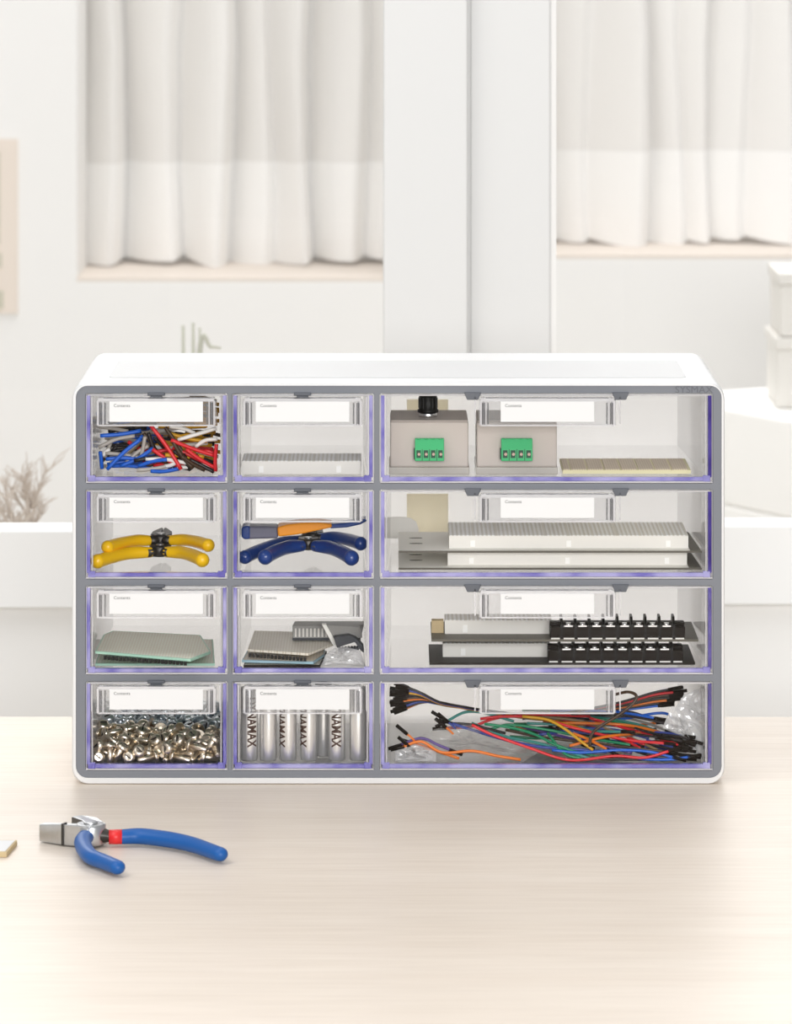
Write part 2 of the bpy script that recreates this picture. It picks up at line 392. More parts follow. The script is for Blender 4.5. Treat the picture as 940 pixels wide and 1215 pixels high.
def curtain(label, bounds, bottoms, Y, hempy, depth):
    """sheet gathered in folds; bounds = fold edges, bottoms = hem heights per fold"""
    pts = []
    for i in range(len(bounds) - 1):
        a, b = bounds[i], bounds[i + 1]
        for k in range(12):
            u = k / 12
            bulge = (1 - (1 - u) ** 2.2) * (1 - max(0, (u - .82) / .18) ** 2)
            pts.append((a + (b - a) * u, Y - depth * bulge * min(1.3, (b - a) / 60) + (.02 if i % 2 else 0), bottoms[i] + (bottoms[i + 1] - bottoms[i]) * u + 5 * bulge - 2))
    zt = 1.58; levels = 14
    me = MB(); hem = MB(); rows = []
    for lv in range(levels + 1):
        r = []
        for (px, y, pb) in pts:
            p0 = P(px, pb, Y); zh = P(0, hempy, Y).z
            if lv <= 4: z = p0.z + (zh - p0.z) * lv / 4
            else: z = zh + (zt - zh) * (lv - 4) / (levels - 4)
            w = 1 + .12 * math.sin(px * .05 + z * 5)
            r.append((p0.x + .006 * math.sin(z * 9 + px * .04), Y + (y - Y) * w, z))
        rows.append(r)
    n = len(pts)
    def sheet(mb, a, b, off=0):
        vs = [(x, y - off, z) for r in rows[a:b + 1] for (x, y, z) in r]
        mb.add(vs, [(i * n + j, i * n + j + 1, (i + 1) * n + j + 1, (i + 1) * n + j) for i in range(b - a) for j in range(n - 1)], 0, True)
    sheet(me, 4, levels); sheet(hem, 0, 4, .001)
    root = me.build('curtain', 'curtain')
    tag(root, label, 'curtain', 'curtains beyond the glass partition')
    h = hem.build('hem', 'hem', root); h.location = (0, 0, 0)
    return root
curtain('white curtain in deep folds above the left sill, with a wide doubled hem', [88, 146, 219, 277, 321, 372, 437, 460, 500], [308, 308, 303, 313, 312, 306, 304, 303, 303], 2.70, 191, .055)
curtain('white curtain in soft shallow folds in the window right of the white posts', [622, 655, 705, 770, 812, 846, 890, 945, 1000], [288, 287, 284, 290, 286, 284, 281, 286, 284], 2.66, 178, .03)

# pinned paper on the wall at far left
m = MB(); a = P(-110, 165, YB - .004); b = P(22, 372, YB - .004); m.box(a.x, b.x, YB - .003, YB - .0005, b.z, a.z)
po = tag(m.build('pinned_picture', 'paper', origin=((a.x + b.x) / 2, YB - .001, b.z)), 'beige paper poster on the wall at far left, cut by the frame edge', 'poster')
pr = MB()
for (x0, x1, y0, y1) in ((-80, 3, 300, 318), (-80, -4, 325, 334), (-60, 5, 345, 366), (-90, 1, 180, 290)):
    c = P(x0, y0, YB - .004); d = P(x1, y1, YB - .004); pr.box(c.x, d.x, YB - .0036, YB - .003, d.z, c.z)
pr.build('faded_print', 'print', po)

# low white bench and two stacked boxes in the far room, right
z0 = -.0
A = Q(863, 484, z0); B = Q(945, 499, z0); C = Q(945, 470, z0); E = Q(863, 471.5, z0)
fd = (B - A) / (B - A).length; bd = (C - E) / (C - E).length
pd = Vector((-fd.y, fd.x, 0)) * .15; A2 = A - fd * .13; B2 = B + fd * .3; E2 = A2 + pd; C2 = B2 + pd
m = MB(); lo = [Vector((p.x, p.y, -.10)) for p in (A2, B2, C2, E2)]; hi = [A2, B2, C2, E2]
m.hexa(lo + hi); top = m
bench = empty('storage_bench', (A.x, A.y, -.73), 'low white bench behind the glass, right of the cabinet', 'bench')
top.build('bench_top', 'white2', bench, bevel=.004)
cen = sum(hi, Vector()) / 4
m = MB(); ins = [Vector((cen.x + (p.x - cen.x) * .998, cen.y + (p.y - cen.y) * .99, 0)) for p in hi]
m.hexa([Vector((p.x, p.y, -.73)) for p in ins] + [Vector((p.x, p.y, -.10)) for p in ins]); m.build('bench_body', 'white2', bench, bevel=.003)
zb = 0
for i, (h, x0, lab) in enumerate(((.073, 923, 'pale grey storage box on the bench, lower of the two stacked at the right edge'), (.066, 927, 'pale grey storage box on the bench, upper of the two stacked at the right edge'))):
    Y0 = 1.84; x = P(x0, 0, Y0).x
    m = MB(); m.box(x, x + .2, Y0, Y0 + .12, zb + .0005, zb + h - .012)
    bx = tag(m.build('storage_box', 'boxgray', bevel=.002, origin=(x + .1, Y0 + .06, zb)), lab, 'box', 'stacked boxes on the bench')
    l = MB(); l.box(x - .002, x + .202, Y0 - .002, Y0 + .122, zb + h - .012, zb + h); l.build('lid', 'boxgray', bx, bevel=.0015)
    zb += h

# floor vases with dry branches, left, behind the partition
def vase(x, y, h, r, parent):
    m = MB(); m.lathe([(r * .6, 0), (r, h * .3), (r * .95, h * .55), (r * .45, h * .85), (r * .5, h), (r * .42, h), (r * .38, h * .85), (.004, h * .5)], (x, y, -.73), 24)
    return m.build('vase', 'ceramic', parent)
def branchy(mb, p, d, L, r, depth):
    pts = [p]; q = Vector(p); dd = Vector(d).normalized()
    for k in range(5):
        dd = (dd + Vector((random.uniform(-.35, .35), random.uniform(-.2, .2), random.uniform(-.12, .16)))).normalized(); q = q + dd * L / 5; pts.append(q.copy())
        if depth and k > 0:
            for s in range(2):
                branchy(mb, q, dd + Vector((random.uniform(-1, 1), random.uniform(-.5, .5), random.uniform(-.1, .5))), L * random.uniform(.4, .65), r * .6, depth - 1)
    mb.tube(pts, [r, r * .5], 5, 0)
m = MB()
vx, vy = P(38, 0, 1.0).x, 1.0
for k in range(9):
    tx = P(random.choice([2, 14, 24, 34, 44, 80, 8, 20, 40]), 0, 1.0).x; tz = random.uniform(-.02, .035)
    base = Vector((vx, vy, -.60)); tip = Vector((tx, vy + random.uniform(-.05, .05), tz - .06))
    m.tube([base, base.lerp(tip, .5) + Vector((random.uniform(-.02, .02), 0, 0)), tip], [.003, .002], 5, 0, steps=4)
    branchy(m, tip, (random.uniform(-.9, .9), 0, .8), .055, .0018, 2)
br = tag(m.build('dried_branches', 'twig', origin=(vx, vy, -.5)), 'dry brown branches behind the glass, left of the cabinet', 'branches')
vase(vx, vy, .34, .09, br)
m = MB(); rx, ry = P(228, 0, 1.2).x, 1.2
for (px, py, w) in ((218, 386, .0036), (230, 383, .0036), (238, 389, .003)):
    a = P(px, py, 1.2); m.tube([(rx + (a.x - rx) * .3, ry, -.6), (rx + (a.x - rx) * .6, ry, -.2), a], [w, w, w * .4], 6, 0, steps=5)
a, b = P(238, 416, 1.2), P(263, 413, 1.2); m.tube([(rx, ry, -.5), (rx + .004, ry, -.05), a, a.lerp(b, .5) + Vector((0, 0, .002)), b], [.002, .003, .002, .001], 5, 0, steps=5)
st_ = tag(m.build('dry_stems', 'reed', origin=(rx, ry, -.5)), 'thin upright dry stems rising behind the top left of the cabinet', 'stems')
vase(rx, ry, .3, .08, st_)
# ================================================================== drawer cabinet
DEP = .168
cab = empty('drawer_cabinet', (0, 0, 0), 'white desktop drawer cabinet with grey face frame and twelve clear drawers', 'cabinet')
X0, X1, Z0, Z1 = fx(85.5), fx(860), 0.0, fz(453.5)
ou = rrect(X0, X1, Z0, Z1, .0095); inn = rrect(fx(90.3), fx(856.2), fz(922.3), fz(457.2), .007)
h = MB(); n = len(ou)
def ring(a, ya, b, yb, mi=0, sm=False):
    h.add([(x, ya, z) for x, z in a] + [(x, yb, z) for x, z in b], [(i, (i + 1) % n, n + (i + 1) % n, n + i) for i in range(n)], mi, sm)
def inset(lp, d):  # move loop inward
    cx, cz = (X0 + X1) / 2, (Z0 + Z1) / 2; hx = (X1 - X0) / 2; hz = (Z1 - Z0) / 2
    return [(cx + (x - cx) * (1 - d / hx), cz + (z - cz) * (1 - d / hz)) for x, z in lp]
r = .0022
prev, py_ = inset(ou, .0007), -.002
for a in (20, 45, 70, 90):
    aa = math.radians(a); cur, cy = inset(ou, .0012 * (1 - math.sin(aa))), -.002 + .0022 * (1 - math.cos(aa)); ring(prev, py_, cur, cy, 0, True); prev, py_ = cur, cy
ring(prev, py_, ou, DEP - .008, 0, True); prev, py_ = ou, DEP - .008
for a in (30, 60, 90):
    aa = math.radians(a); cur, cy = inset(ou, .008 * (1 - math.cos(aa))), DEP - .008 + .008 * math.sin(aa); ring(prev, py_, cur, cy, 0, True); prev, py_ = cur, cy
ring(inset(ou, .0007), -.002, inn, -.002); ring(inn, -.002, inn, DEP - .001); ring(prev, py_, inn, DEP - .001)
h.build('housing', 'housing', cab)
m = MB(); m.prism([(x, DEP - .0035, z) for x, z in inset(inn, .0003)], (0, .0015, 0)); m.build('back_panel', 'backpanel', cab)
# recessed look top panel
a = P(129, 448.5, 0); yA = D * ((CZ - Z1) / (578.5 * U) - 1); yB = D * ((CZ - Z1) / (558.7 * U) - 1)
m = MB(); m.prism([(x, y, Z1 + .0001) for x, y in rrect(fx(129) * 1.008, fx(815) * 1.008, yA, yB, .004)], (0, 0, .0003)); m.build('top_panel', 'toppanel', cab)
# face frame with twelve openings
COLS = [(101, 271), (275, 444.5), (450, 846.5)]
ROWS = [(466, 574), (580, 687.5), (694, 801), (807.5, 914.5)]
cu = bpy.data.curves.new('frame', 'CURVE'); cu.dimensions = '2D'; cu.fill_mode = 'BOTH'; cu.extrude = .0022; cu.bevel_depth = .0003; cu.bevel_resolution = 1
def spl(pts):
    s = cu.splines.new('POLY'); s.points.add(len(pts) - 1); s.use_cyclic_u = True
    for p, q in zip(s.points, pts): p.co = (q[0], q[1], 0, 1)
spl(rrect(fx(90.9), fx(855.6), fz(921.7), fz(457.8), .0066))
for c0, c1 in COLS:
    for r0, r1 in ROWS: spl(rrect(fx(c0), fx(c1), fz(r1), fz(r0), .0012, 3))
o = bpy.data.objects.new('frame', cu); COL.objects.link(o)
dg = bpy.context.evaluated_depsgraph_get(); dg.update()
fm = bpy.data.meshes.new_from_object(o.evaluated_get(dg)); bpy.data.objects.remove(o)
h = MB(); h.mesh(fm, Matrix(((1, 0, 0, 0), (0, 0, -1, .001), (0, 1, 0, 0), (0, 0, 0, 1))))
frame = h.build('face_frame', 'gray', cab)
# embossed maker's lettering, tone on tone, top right
tm = text_mesh('SYSMAX', .0058, .00015); w = max(v.co.x for v in tm.vertices)
h = MB(); h.mesh(tm, Matrix.Translation(P(801, 466.2, -.0016)) @ Matrix.Scale(.0225 / w, 4, (1, 0, 0)) @ Matrix.Rotation(math.pi / 2, 4, 'X')); h.build('embossed_lettering', 'emboss', cab)
# inner vertical partitions
for px in (273, 447.2):
    m = MB(); m.box(fx(px) - .0006, fx(px) + .0006, .006, DEP - .0045, fz(921.5), fz(458.5)); m.build('partition', 'housing', cab)

CT = text_mesh('Contents', .0028); cw = max(v.co.x for v in CT.vertices)
def drawer(ci, ri):
    c0, c1 = COLS[ci]; r0, r1 = ROWS[ri]; big = ci == 2
    x0, x1, z0, z1 = fx(c0 + 1), fx(c1 - 1), fz(r1 - 1), fz(r0 + 1)
    d = .156; tp = .004 if not big else .007; fl = z0 + .0022
    iw = .0035
    m = MB()
    a0, a1 = x0 + iw, x1 - iw; b0, b1 = a0 + (.003 if big else tp * .6), a1 - tp; zt = z1 - .002
    m.quad((x0, 0, z0), (x1, 0, z0), (x1, 0, z1), (x0, 0, z1), 0)                         # front plate
    m.quad((a0, .001, fl), (a1, .001, fl), (b1, d, fl), (b0, d, fl), 1)      # floor
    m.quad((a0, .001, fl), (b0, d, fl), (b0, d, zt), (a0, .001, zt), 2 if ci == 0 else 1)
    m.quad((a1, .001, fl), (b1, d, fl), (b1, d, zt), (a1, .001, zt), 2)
    m.quad((b0, d, fl), (b1, d, fl), (b1, d, zt), (b0, d, zt), 1)
    dr = m.build('drawer', ['clear', 'tray', 'side'], cab)
    # coloured rim of the front plate
    m = MB(); w = .0021; q = .0006
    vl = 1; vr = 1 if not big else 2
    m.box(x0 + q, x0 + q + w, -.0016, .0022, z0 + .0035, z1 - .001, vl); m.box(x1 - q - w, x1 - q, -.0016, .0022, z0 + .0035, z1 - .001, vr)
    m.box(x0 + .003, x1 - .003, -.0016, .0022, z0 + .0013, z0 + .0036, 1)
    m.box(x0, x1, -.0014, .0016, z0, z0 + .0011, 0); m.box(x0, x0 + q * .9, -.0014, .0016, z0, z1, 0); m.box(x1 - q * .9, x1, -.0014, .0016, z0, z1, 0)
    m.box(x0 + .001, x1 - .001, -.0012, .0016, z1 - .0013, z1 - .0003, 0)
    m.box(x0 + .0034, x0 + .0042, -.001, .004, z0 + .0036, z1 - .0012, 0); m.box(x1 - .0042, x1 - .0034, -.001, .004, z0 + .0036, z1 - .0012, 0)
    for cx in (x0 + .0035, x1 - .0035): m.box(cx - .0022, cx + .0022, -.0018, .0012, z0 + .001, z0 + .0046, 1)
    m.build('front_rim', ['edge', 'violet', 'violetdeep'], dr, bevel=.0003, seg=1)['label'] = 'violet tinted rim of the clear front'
    # pull handle / label holder
    cx = (c0 + c1) / 2 + (1.5 if big else -.7); hw = 79 if big else 69
    yf = -.009
    def X(px, Y): return P(px, 0, Y).x
    def Z(py, Y): return P(0, py, Y).z
    m = MB()
    xl, xrr = X(cx - hw, yf), X(cx + hw, yf); zt0 = Z(r0 + 5, -.002); zf = Z(r0 + 9.5, yf); zb = Z(r0 + 38.5, yf)
    m.box(xl, xrr, yf, yf + .0012, zb, zf, 0)
    m.hexa([(xl, yf, zf), (xrr, yf, zf), (xrr, -.0003, zt0 - .0012), (xl, -.0003, zt0 - .0012), (xl, yf, zf + .0012), (xrr, yf, zf + .0012), (xrr, -.0003, zt0), (xl, -.0003, zt0)], 0)
    m.box(xl, xrr, yf - .0004, yf + .0004, zf - .0004, zf + .0012, 1)
    m.box(xl, xrr, yf - .0003, yf + .0009, zb - .0006, zb + .0002, 1)
    for sx in (-1, 1):
        for k, ww in ((hw, .0012), (hw - 6, .0007)):
            xx = X(cx + sx * k, yf); m.box(xx - ww, xx + ww, yf, -.0003, zb, zf, 0)
            m.box(xx - ww * .5, xx + ww * .5, yf - .0005, yf, zb, zf, 1)
    for kx in (-3, 7): 
        xx = X(cx + hw + kx, -.001); m.box(xx - .0004, xx + .0004, -.003, -.0004, zb, zt0, 1)
        xx = X(cx - hw - kx, -.001); m.box(xx - .0004, xx + .0004, -.003, -.0004, zb, zt0, 1)
    for sx in (-1, 1):
        for k, ww, yy in ((hw - 2.2, .00045, -.0004), (hw - 8.5, .0004, .0004), (hw - 4.3, .00025, -.0004)):
            xx = X(cx + sx * k, yf); m.box(xx - ww, xx + ww, yf + yy - .0003, yf + yy, zb + .0006, zf - .0012, 2)
    m.box(xl + .003, xrr - .003, yf * .5 - .0003, yf * .5, (zf + zt0) / 2 - .0001, (zf + zt0) / 2 + .0007, 2)
    m.build('pull_handle', ['handle', 'edge', 'streak'], dr)
    yc = yf - .0006
    m = MB(); m.box(X(cx - 55.5, yc), X(cx + 55.5, yc), yc, yc + .0003, Z(r0 + 34.5, yc), Z(r0 + 10.5, yc), 0)
    m.mesh(CT, Matrix.Translation((X(cx - 50.5, yc), yc - .00008, Z(r0 + 17, yc))) @ Matrix.Scale(.0098 / cw, 4) @ Matrix.Rotation(math.pi / 2, 4, 'X'), 1)
    m.build('label_card', ['card', 'ink'], dr)['label'] = 'blank white card printed Contents'
    # catches on the frame
    m = MB()
    if not big:
        kx = cx; m.box(X(kx - 10.2, -.003), X(kx + 10.2, -.003), -.0034, .004, Z(r0 + 3.6, -.003), Z(r0 - .3, -.003)); m.box(X(kx - 8.8, -.003), X(kx + 8.8, -.003), -.0034, .0, Z(r0 + 9.2, -.003), Z(r0 + 5.8, -.003))
        m.box(X(kx - 7, -.003), X(kx + 7, -.003), -.0026, -.0006, Z(r0 + 6.2, -.003), Z(r0 + 3, -.003))
        m.build('catch', 'graydark', cab, bevel=.0003, seg=1)
    else:
        for kx in (561, 736.5):
            m = MB(); m.prism([P(kx - 10.3, r0 - .3, -.003), P(kx + 10.3, r0 - .3, -.003), P(kx + 6.6, r0 + 8.6, -.003), P(kx - 6.6, r0 + 8.6, -.003)], (0, .006, 0)); m.build('catch', 'graydark', cab, bevel=.0003, seg=1)
    return fl
FLOOR = {}
for ri in range(4):
    for ci in range(3): FLOOR[ri, ci] = drawer(ci, ri) + .0009
SCREWS = "-1781,95,138,74,60,20,-23;-1621,176,138,74,0,-63,24;-1480,67,138,28,53,35,72;-1418,195,138,60,-49,-40,49;-1200,120,138,51,-58,-25,-58;-1147,184,138,33,27,-57,-70;-1749,247,138,3,-61,17,-77;-1609,310,138,9,-62,12,-77;-1512,255,138,30,54,-33,-71;-1400,328,138,42,34,-53,-65;-1291,252,138,3,35,53,-77;-1132,261,138,9,-62,12,-77;-1764,439,138,20,-17,-61,75;-1644,402,138,71,-5,-63,-30;-1506,411,138,26,18,61,-73;-1387,428,138,66,-48,-41,-41;-1223,402,138,48,60,-22,61;-1087,426,138,14,-28,57,76;-1772,511,138,4,-35,-53,-77;-1649,564,138,1,-60,-20,-77;-1547,520,150,48,-70,23,47;-1401,538,138,64,50,-39,43;-1275,565,138,77,63,-7,-9;-1103,534,139,2,-28,-57,-78;-1753,677,138,76,-32,55,16;-1618,653,166,21,-54,-77,-28;-1510,693,138,58,63,5,52;-1395,775,138,16,26,58,-76;-1228,714,138,54,57,-28,56;-1170,725,138,69,-45,-45,-35;-1735,889,138,24,20,60,73;-1580,891,139,64,-36,51,44;-1453,845,138,32,-55,31,-71;-1383,900,138,36,29,-56,-68;-1262,851,138,45,60,20,63;-1157,822,138,74,39,-50,-22;-1788,1001,138,39,-42,-47,-67;-1580,1069,139,13,-57,27,-77;-1447,1009,138,23,52,-36,74;-1378,1059,138,76,30,-56,13;-1295,1029,138,7,6,-63,-77;-1120,1016,138,49,-61,16,-59;-1714,1156,138,23,-19,-61,74;-1653,1150,138,36,9,-63,69;-1457,1185,138,77,-26,58,8;-1367,1134,138,67,26,58,39;-1262,1162,138,31,-14,62,71;-1137,1175,139,72,-35,-53,-29;-1760,1320,138,77,-27,-57,-10;-1622,1319,138,75,3,63,20;-1506,1258,138,42,59,-22,-65;-1354,1343,139,71,-26,58,-31;-1219,1291,138,47,-60,21,61;-1109,1310,138,77,45,44,11;-1685,1472,138,58,55,32,-51;-1632,1488,139,50,29,56,-59;-1526,1458,138,32,47,42,-71;-1391,1496,138,40,-62,-15,-66;-1206,1411,138,70,62,11,-34;-1138,1447,138,38,43,46,-68;-1758,191,138,62,-51,-38,46;-1594,96,138,29,15,-61,72;-1543,95,158,30,22,-41,83;-1366,115,138,56,-56,-30,-54;-1297,67,138,75,2,-63,-19;-1131,90,138,75,41,-48,-18;-1788,333,156,65,-43,-22,-58;-1608,238,148,46,-72,-15,50;-1495,307,138,15,46,-43,-76;-1358,259,138,77,28,-57,11;-1236,242,138,43,39,50,-64;-1199,276,165,83,51,-3,23;-1705,496,157,38,53,62,44;-1574,469,138,76,62,12,15;-1451,448,138,6,-33,54,77;-1331,328,159,48,-81,15,-32;-1313,476,158,44,69,-45,35;-1123,330,138,69,-29,57,-35;-1760,597,138,55,-44,-46,55;-1579,595,171,33,-40,80,30;-1443,611,138,9,-7,-63,77;-1337,636,138,74,0,63,-24;-1179,527,138,44,38,-51,63;-1157,627,138,75,-42,-47,18;-1788,737,138,67,-47,42,39;-1576,806,138,33,56,30,70;-1485,773,138,73,-37,52,-24;-1322,685,167,57,32,11,-75;-1270,677,173,38,5,20,-90;-1218,789,193,22,-7,55,80;-1755,810,145,70,-13,69,-13;-1675,822,138,76,59,24,-14;-1478,951,138,77,63,9,10;-1335,797,139,59,-60,-19,-50;-1278,941,174,18,-5,-4,98;-1081,818,152,35,27,-71,55;-1705,986,138,77,17,-61,-4;-1647,961,154,23,67,41,57;-1542,995,138,25,-21,-60,73;-1335,980,138,64,50,39,-43;-1222,996,138,22,21,60,-74;-1180,1030,160,28,10,46,-84;-1758,1208,138,26,-52,-36,73;-1588,1152,138,16,26,58,-76;-1537,1154,163,90,40,-5,-13;-1454,1114,156,31,7,80,-51;-1206,1143,138,64,50,39,-44;-1082,1186,138,77,-63,-7,8;-1720,1402,166,18,4,-94,27;-1674,1358,138,75,-33,54,18;-1513,1378,166,27,-29,-88,24;-1443,1336,154,1,-23,46,86;-1289,1257,164,2,-87,23,-44;-1158,1285,139,74,62,13,22;-1753,1523,139,77,6,63,-9;-1559,1497,163,16,37,-79,-47;-1480,1524,159,75,33,-31,-48;-1378,1393,138,17,-63,-8,76;-1280,1523,139,53,-36,52,-56;-1169,1508,154,52,32,39,69;-1727,139,152,61,44,63,21;-1655,81,170,1,-27,10,-96;-1534,174,159,36,-79,-26,-43;-1415,115,159,51,-36,-58,-52;-1271,111,152,13,-67,38,62;-1082,106,173,46,-26,-58,-63;-1756,284,174,71,-47,48,-20;-1701,358,138,10,62,-11,-77;-1667,204,189,73,19,-65,-3;-1554,473,196,71,50,39,31;-1111,192,175,50,2,87,6;-1139,275,192,45,-72,30,43;-1704,475,207,89,-27,-34,14;-1624,475,158,48,29,-36,75;-1484,405,197,40,-70,-28,-52;-1378,404,187,10,-59,-34,-73;-1271,386,164,87,37,13,30;-1136,383,165,21,15,35,-90;-1685,629,166,77,-62,15,5;-1649,540,187,23,51,-30,-77;-1498,549,138,45,0,63,-63;-1342,545,138,27,-17,-61,-72;-1266,611,175,6,32,36,-87;-1156,556,178,64,58,-1,51;-1787,683,181,78,-55,-8,-27;-1646,741,138,60,17,61,48;-1562,687,162,89,-42,-6,-17;-1393,692,208,17,-44,-83,-28;-1288,773,149,83,-34,44,8;-1081,668,139,77,61,-17,6;-1788,864,166,63,16,33,-68;-1642,878,141,75,-62,-22,-7;-1519,890,172,64,59,-37,33;-1392,850,195,22,-68,63,-30;-1244,905,138,71,-32,55,-31;-1128,932,138,69,-58,-26,35;-1703,1073,138,73,36,52,26;-1646,1020,165,2,-74,-22,-63;-1475,1044,176,43,48,-4,77;-1370,993,175,71,61,0,-34;-1247,1043,166,66,-51,47,29;-1095,966,166,61,-36,5,71;-1783,1146,174,35,-18,-4,-92;-1615,1238,139,77,-20,60,-8;-1518,1207,181,43,47,49,59;-1344,1200,138,39,32,55,67;-1186,1160,184,30,47,-34,76;-1106,1167,181,27,52,-52,62;-1759,1262,138,66,24,-58,-40;-1650,1274,162,60,41,-66,-21;-1746,1349,186,64,66,30,26;-1117,1090,138,64,22,-60,-43;-1172,1300,190,76,5,-61,22;-1082,1356,163,42,-82,27,27;-1774,1484,169,13,-14,28,94;-1619,1409,166,8,94,13,31;-1469,1442,138,75,59,-23,19;-1377,1444,161,1,-41,15,90;-1233,1455,162,28,-35,-24,-86;-1109,1462,181,50,-75,34,-27;-1761,111,202,2,44,49,-75;-1597,160,184,8,-33,-42,-84;-1484,152,164,39,79,36,-28;-1354,96,191,61,25,-61,43;-1250,157,178,46,51,-12,71;-1200,67,204,71,14,-61,-33;-1767,199,199,3,28,60,75;-1649,310,178,64,13,-76,1;-1555,265,203,68,-42,-58,18;-1442,265,175,80,36,-46,-13;-1266,279,182,50,-73,15,44;-1082,289,200,11,-20,53,82;-1737,441,183,29,-30,78,-47;-1650,363,175,67,22,-44,-56;-1537,525,211,5,-76,-38,-53;-1379,342,188,54,54,7,-64;-1240,488,157,19,28,40,-85;-1187,451,167,26,93,19,17;-1752,574,194,50,-21,69,-47;-1687,609,216,58,-39,61,-36;-1493,594,183,24,-77,37,45;-1398,584,175,51,30,-36,72;-1220,581,186,58,-19,40,69;-1110,486,190,20,-70,-20,-66;-1687,747,192,17,82,-43,-34;-1648,711,181,0,46,12,88;-1484,731,171,2,-60,26,-76;-1356,755,208,30,-72,-51,-37;-1305,736,186,10,-46,2,-88;-1120,698,158,0,21,42,-88;-1767,928,183,62,-69,9,36;-1677,883,193,10,21,-48,-84;-1472,896,199,52,68,47,19;-1373,911,194,46,62,44,46;-1280,883,176,33,-43,23,-81;-1159,862,172,41,-85,31,12;-1760,1088,170,50,52,-56,-41;-1670,968,207,72,-9,66,20;-1546,989,197,24,-40,60,65;-1366,1060,201,47,53,21,67;-1290,1016,197,39,-4,-83,40;-1135,1042,209,51,-69,51,5;-1705,1188,182,32,-59,-49,-55;-1619,1167,179,62,-78,8,-5;-1488,1132,205,51,-21,42,72;-1398,1174,193,61,40,-40,-56;-1274,1146,187,67,-1,64,-37;-1165,1212,203,65,-60,-46,-5;-1747,1243,190,40,47,27,-74;-1625,1320,194,39,-69,-32,52;-1515,1308,158,66,27,-39,-59;-1348,1292,166,7,-18,-92,35;-1274,1384,164,73,-36,17,55;-1164,1381,183,33,52,76,-21;-1773,1428,174,61,2,-14,-78;-1555,1432,204,52,50,18,67;-1448,1482,180,43,-3,-52,74;-1331,1494,189,60,-50,53,34;-1298,1440,138,63,-51,-37,-45;-1257,1339,191,17,-55,-40,71;-1692,141,221,53,56,64,6;-1711,71,173,95,-2,1,31;-1426,189,203,4,-28,-37,88;-1337,186,163,57,24,-32,-72;-1294,185,207,52,43,20,-71;-1106,84,222,94,12,30,-10;-1722,345,233,14,-61,-44,64;-1640,278,220,52,66,-43,33;-1471,340,185,78,30,-41,37;-1322,276,209,34,13,-55,-75;-1203,383,212,24,-36,-75,-51;-1219,306,203,82,39,7,-40;-1759,394,206,48,-63,-17,59;-1553,393,178,32,5,-93,16;-1542,320,216,69,21,-7,69;-1343,373,221,72,-17,-38,56;-1305,445,205,47,67,7,57;-1109,420,196,62,40,55,40;-1789,508,218,96,23,6,17;-1622,510,225,6,61,40,-68;-1551,616,213,70,50,-19,46;-1385,642,189,88,33,9,32;-1341,538,209,47,-2,67,57;-1204,683,204,43,61,-15,65;-1738,657,189,42,48,-69,34;-1631,795,201,11,-86,-4,-49;-1535,775,198,68,-29,66,11;-1436,780,201,62,-50,60,-9;-1443,632,192,67,-69,-20,-18;-1105,751,193,97,5,25,7;-1782,874,241,62,45,-18,62;-1759,760,216,16,15,25,-94;-1625,854,206,85,21,-15,-47;-1711,842,207,60,72,24,26;-1477,832,210,27,3,14,95;-1162,926,198,61,-51,-39,47;-1750,1013,204,67,14,62,-38;-1577,900,204,84,22,40,29;-1473,972,187,66,0,53,-53;-1321,971,239,23,68,17,-68;-1231,1010,207,19,43,55,-69;-1111,1005,248,18,-81,-12,-54;-1629,1061,207,85,27,28,-35;-1663,1165,208,54,37,-57,50;-1587,1106,211,50,79,-6,34;-1421,1111,203,67,47,-12,-56;-1318,1111,197,64,-41,-17,62;-1082,1087,247,33,-50,-74,-29;-1672,1270,214,72,-5,-64,-27;-1551,1369,202,33,-72,-41,44;-1470,1310,207,75,52,21,35;-1440,1261,166,54,-28,74,-28"
# ================================================================== drawer contents
def cf(label, cat, group=None): return dict(label=label, cat=cat, group=group)
def thing(o, label, cat, group=None): return tag(o, label, cat, group)

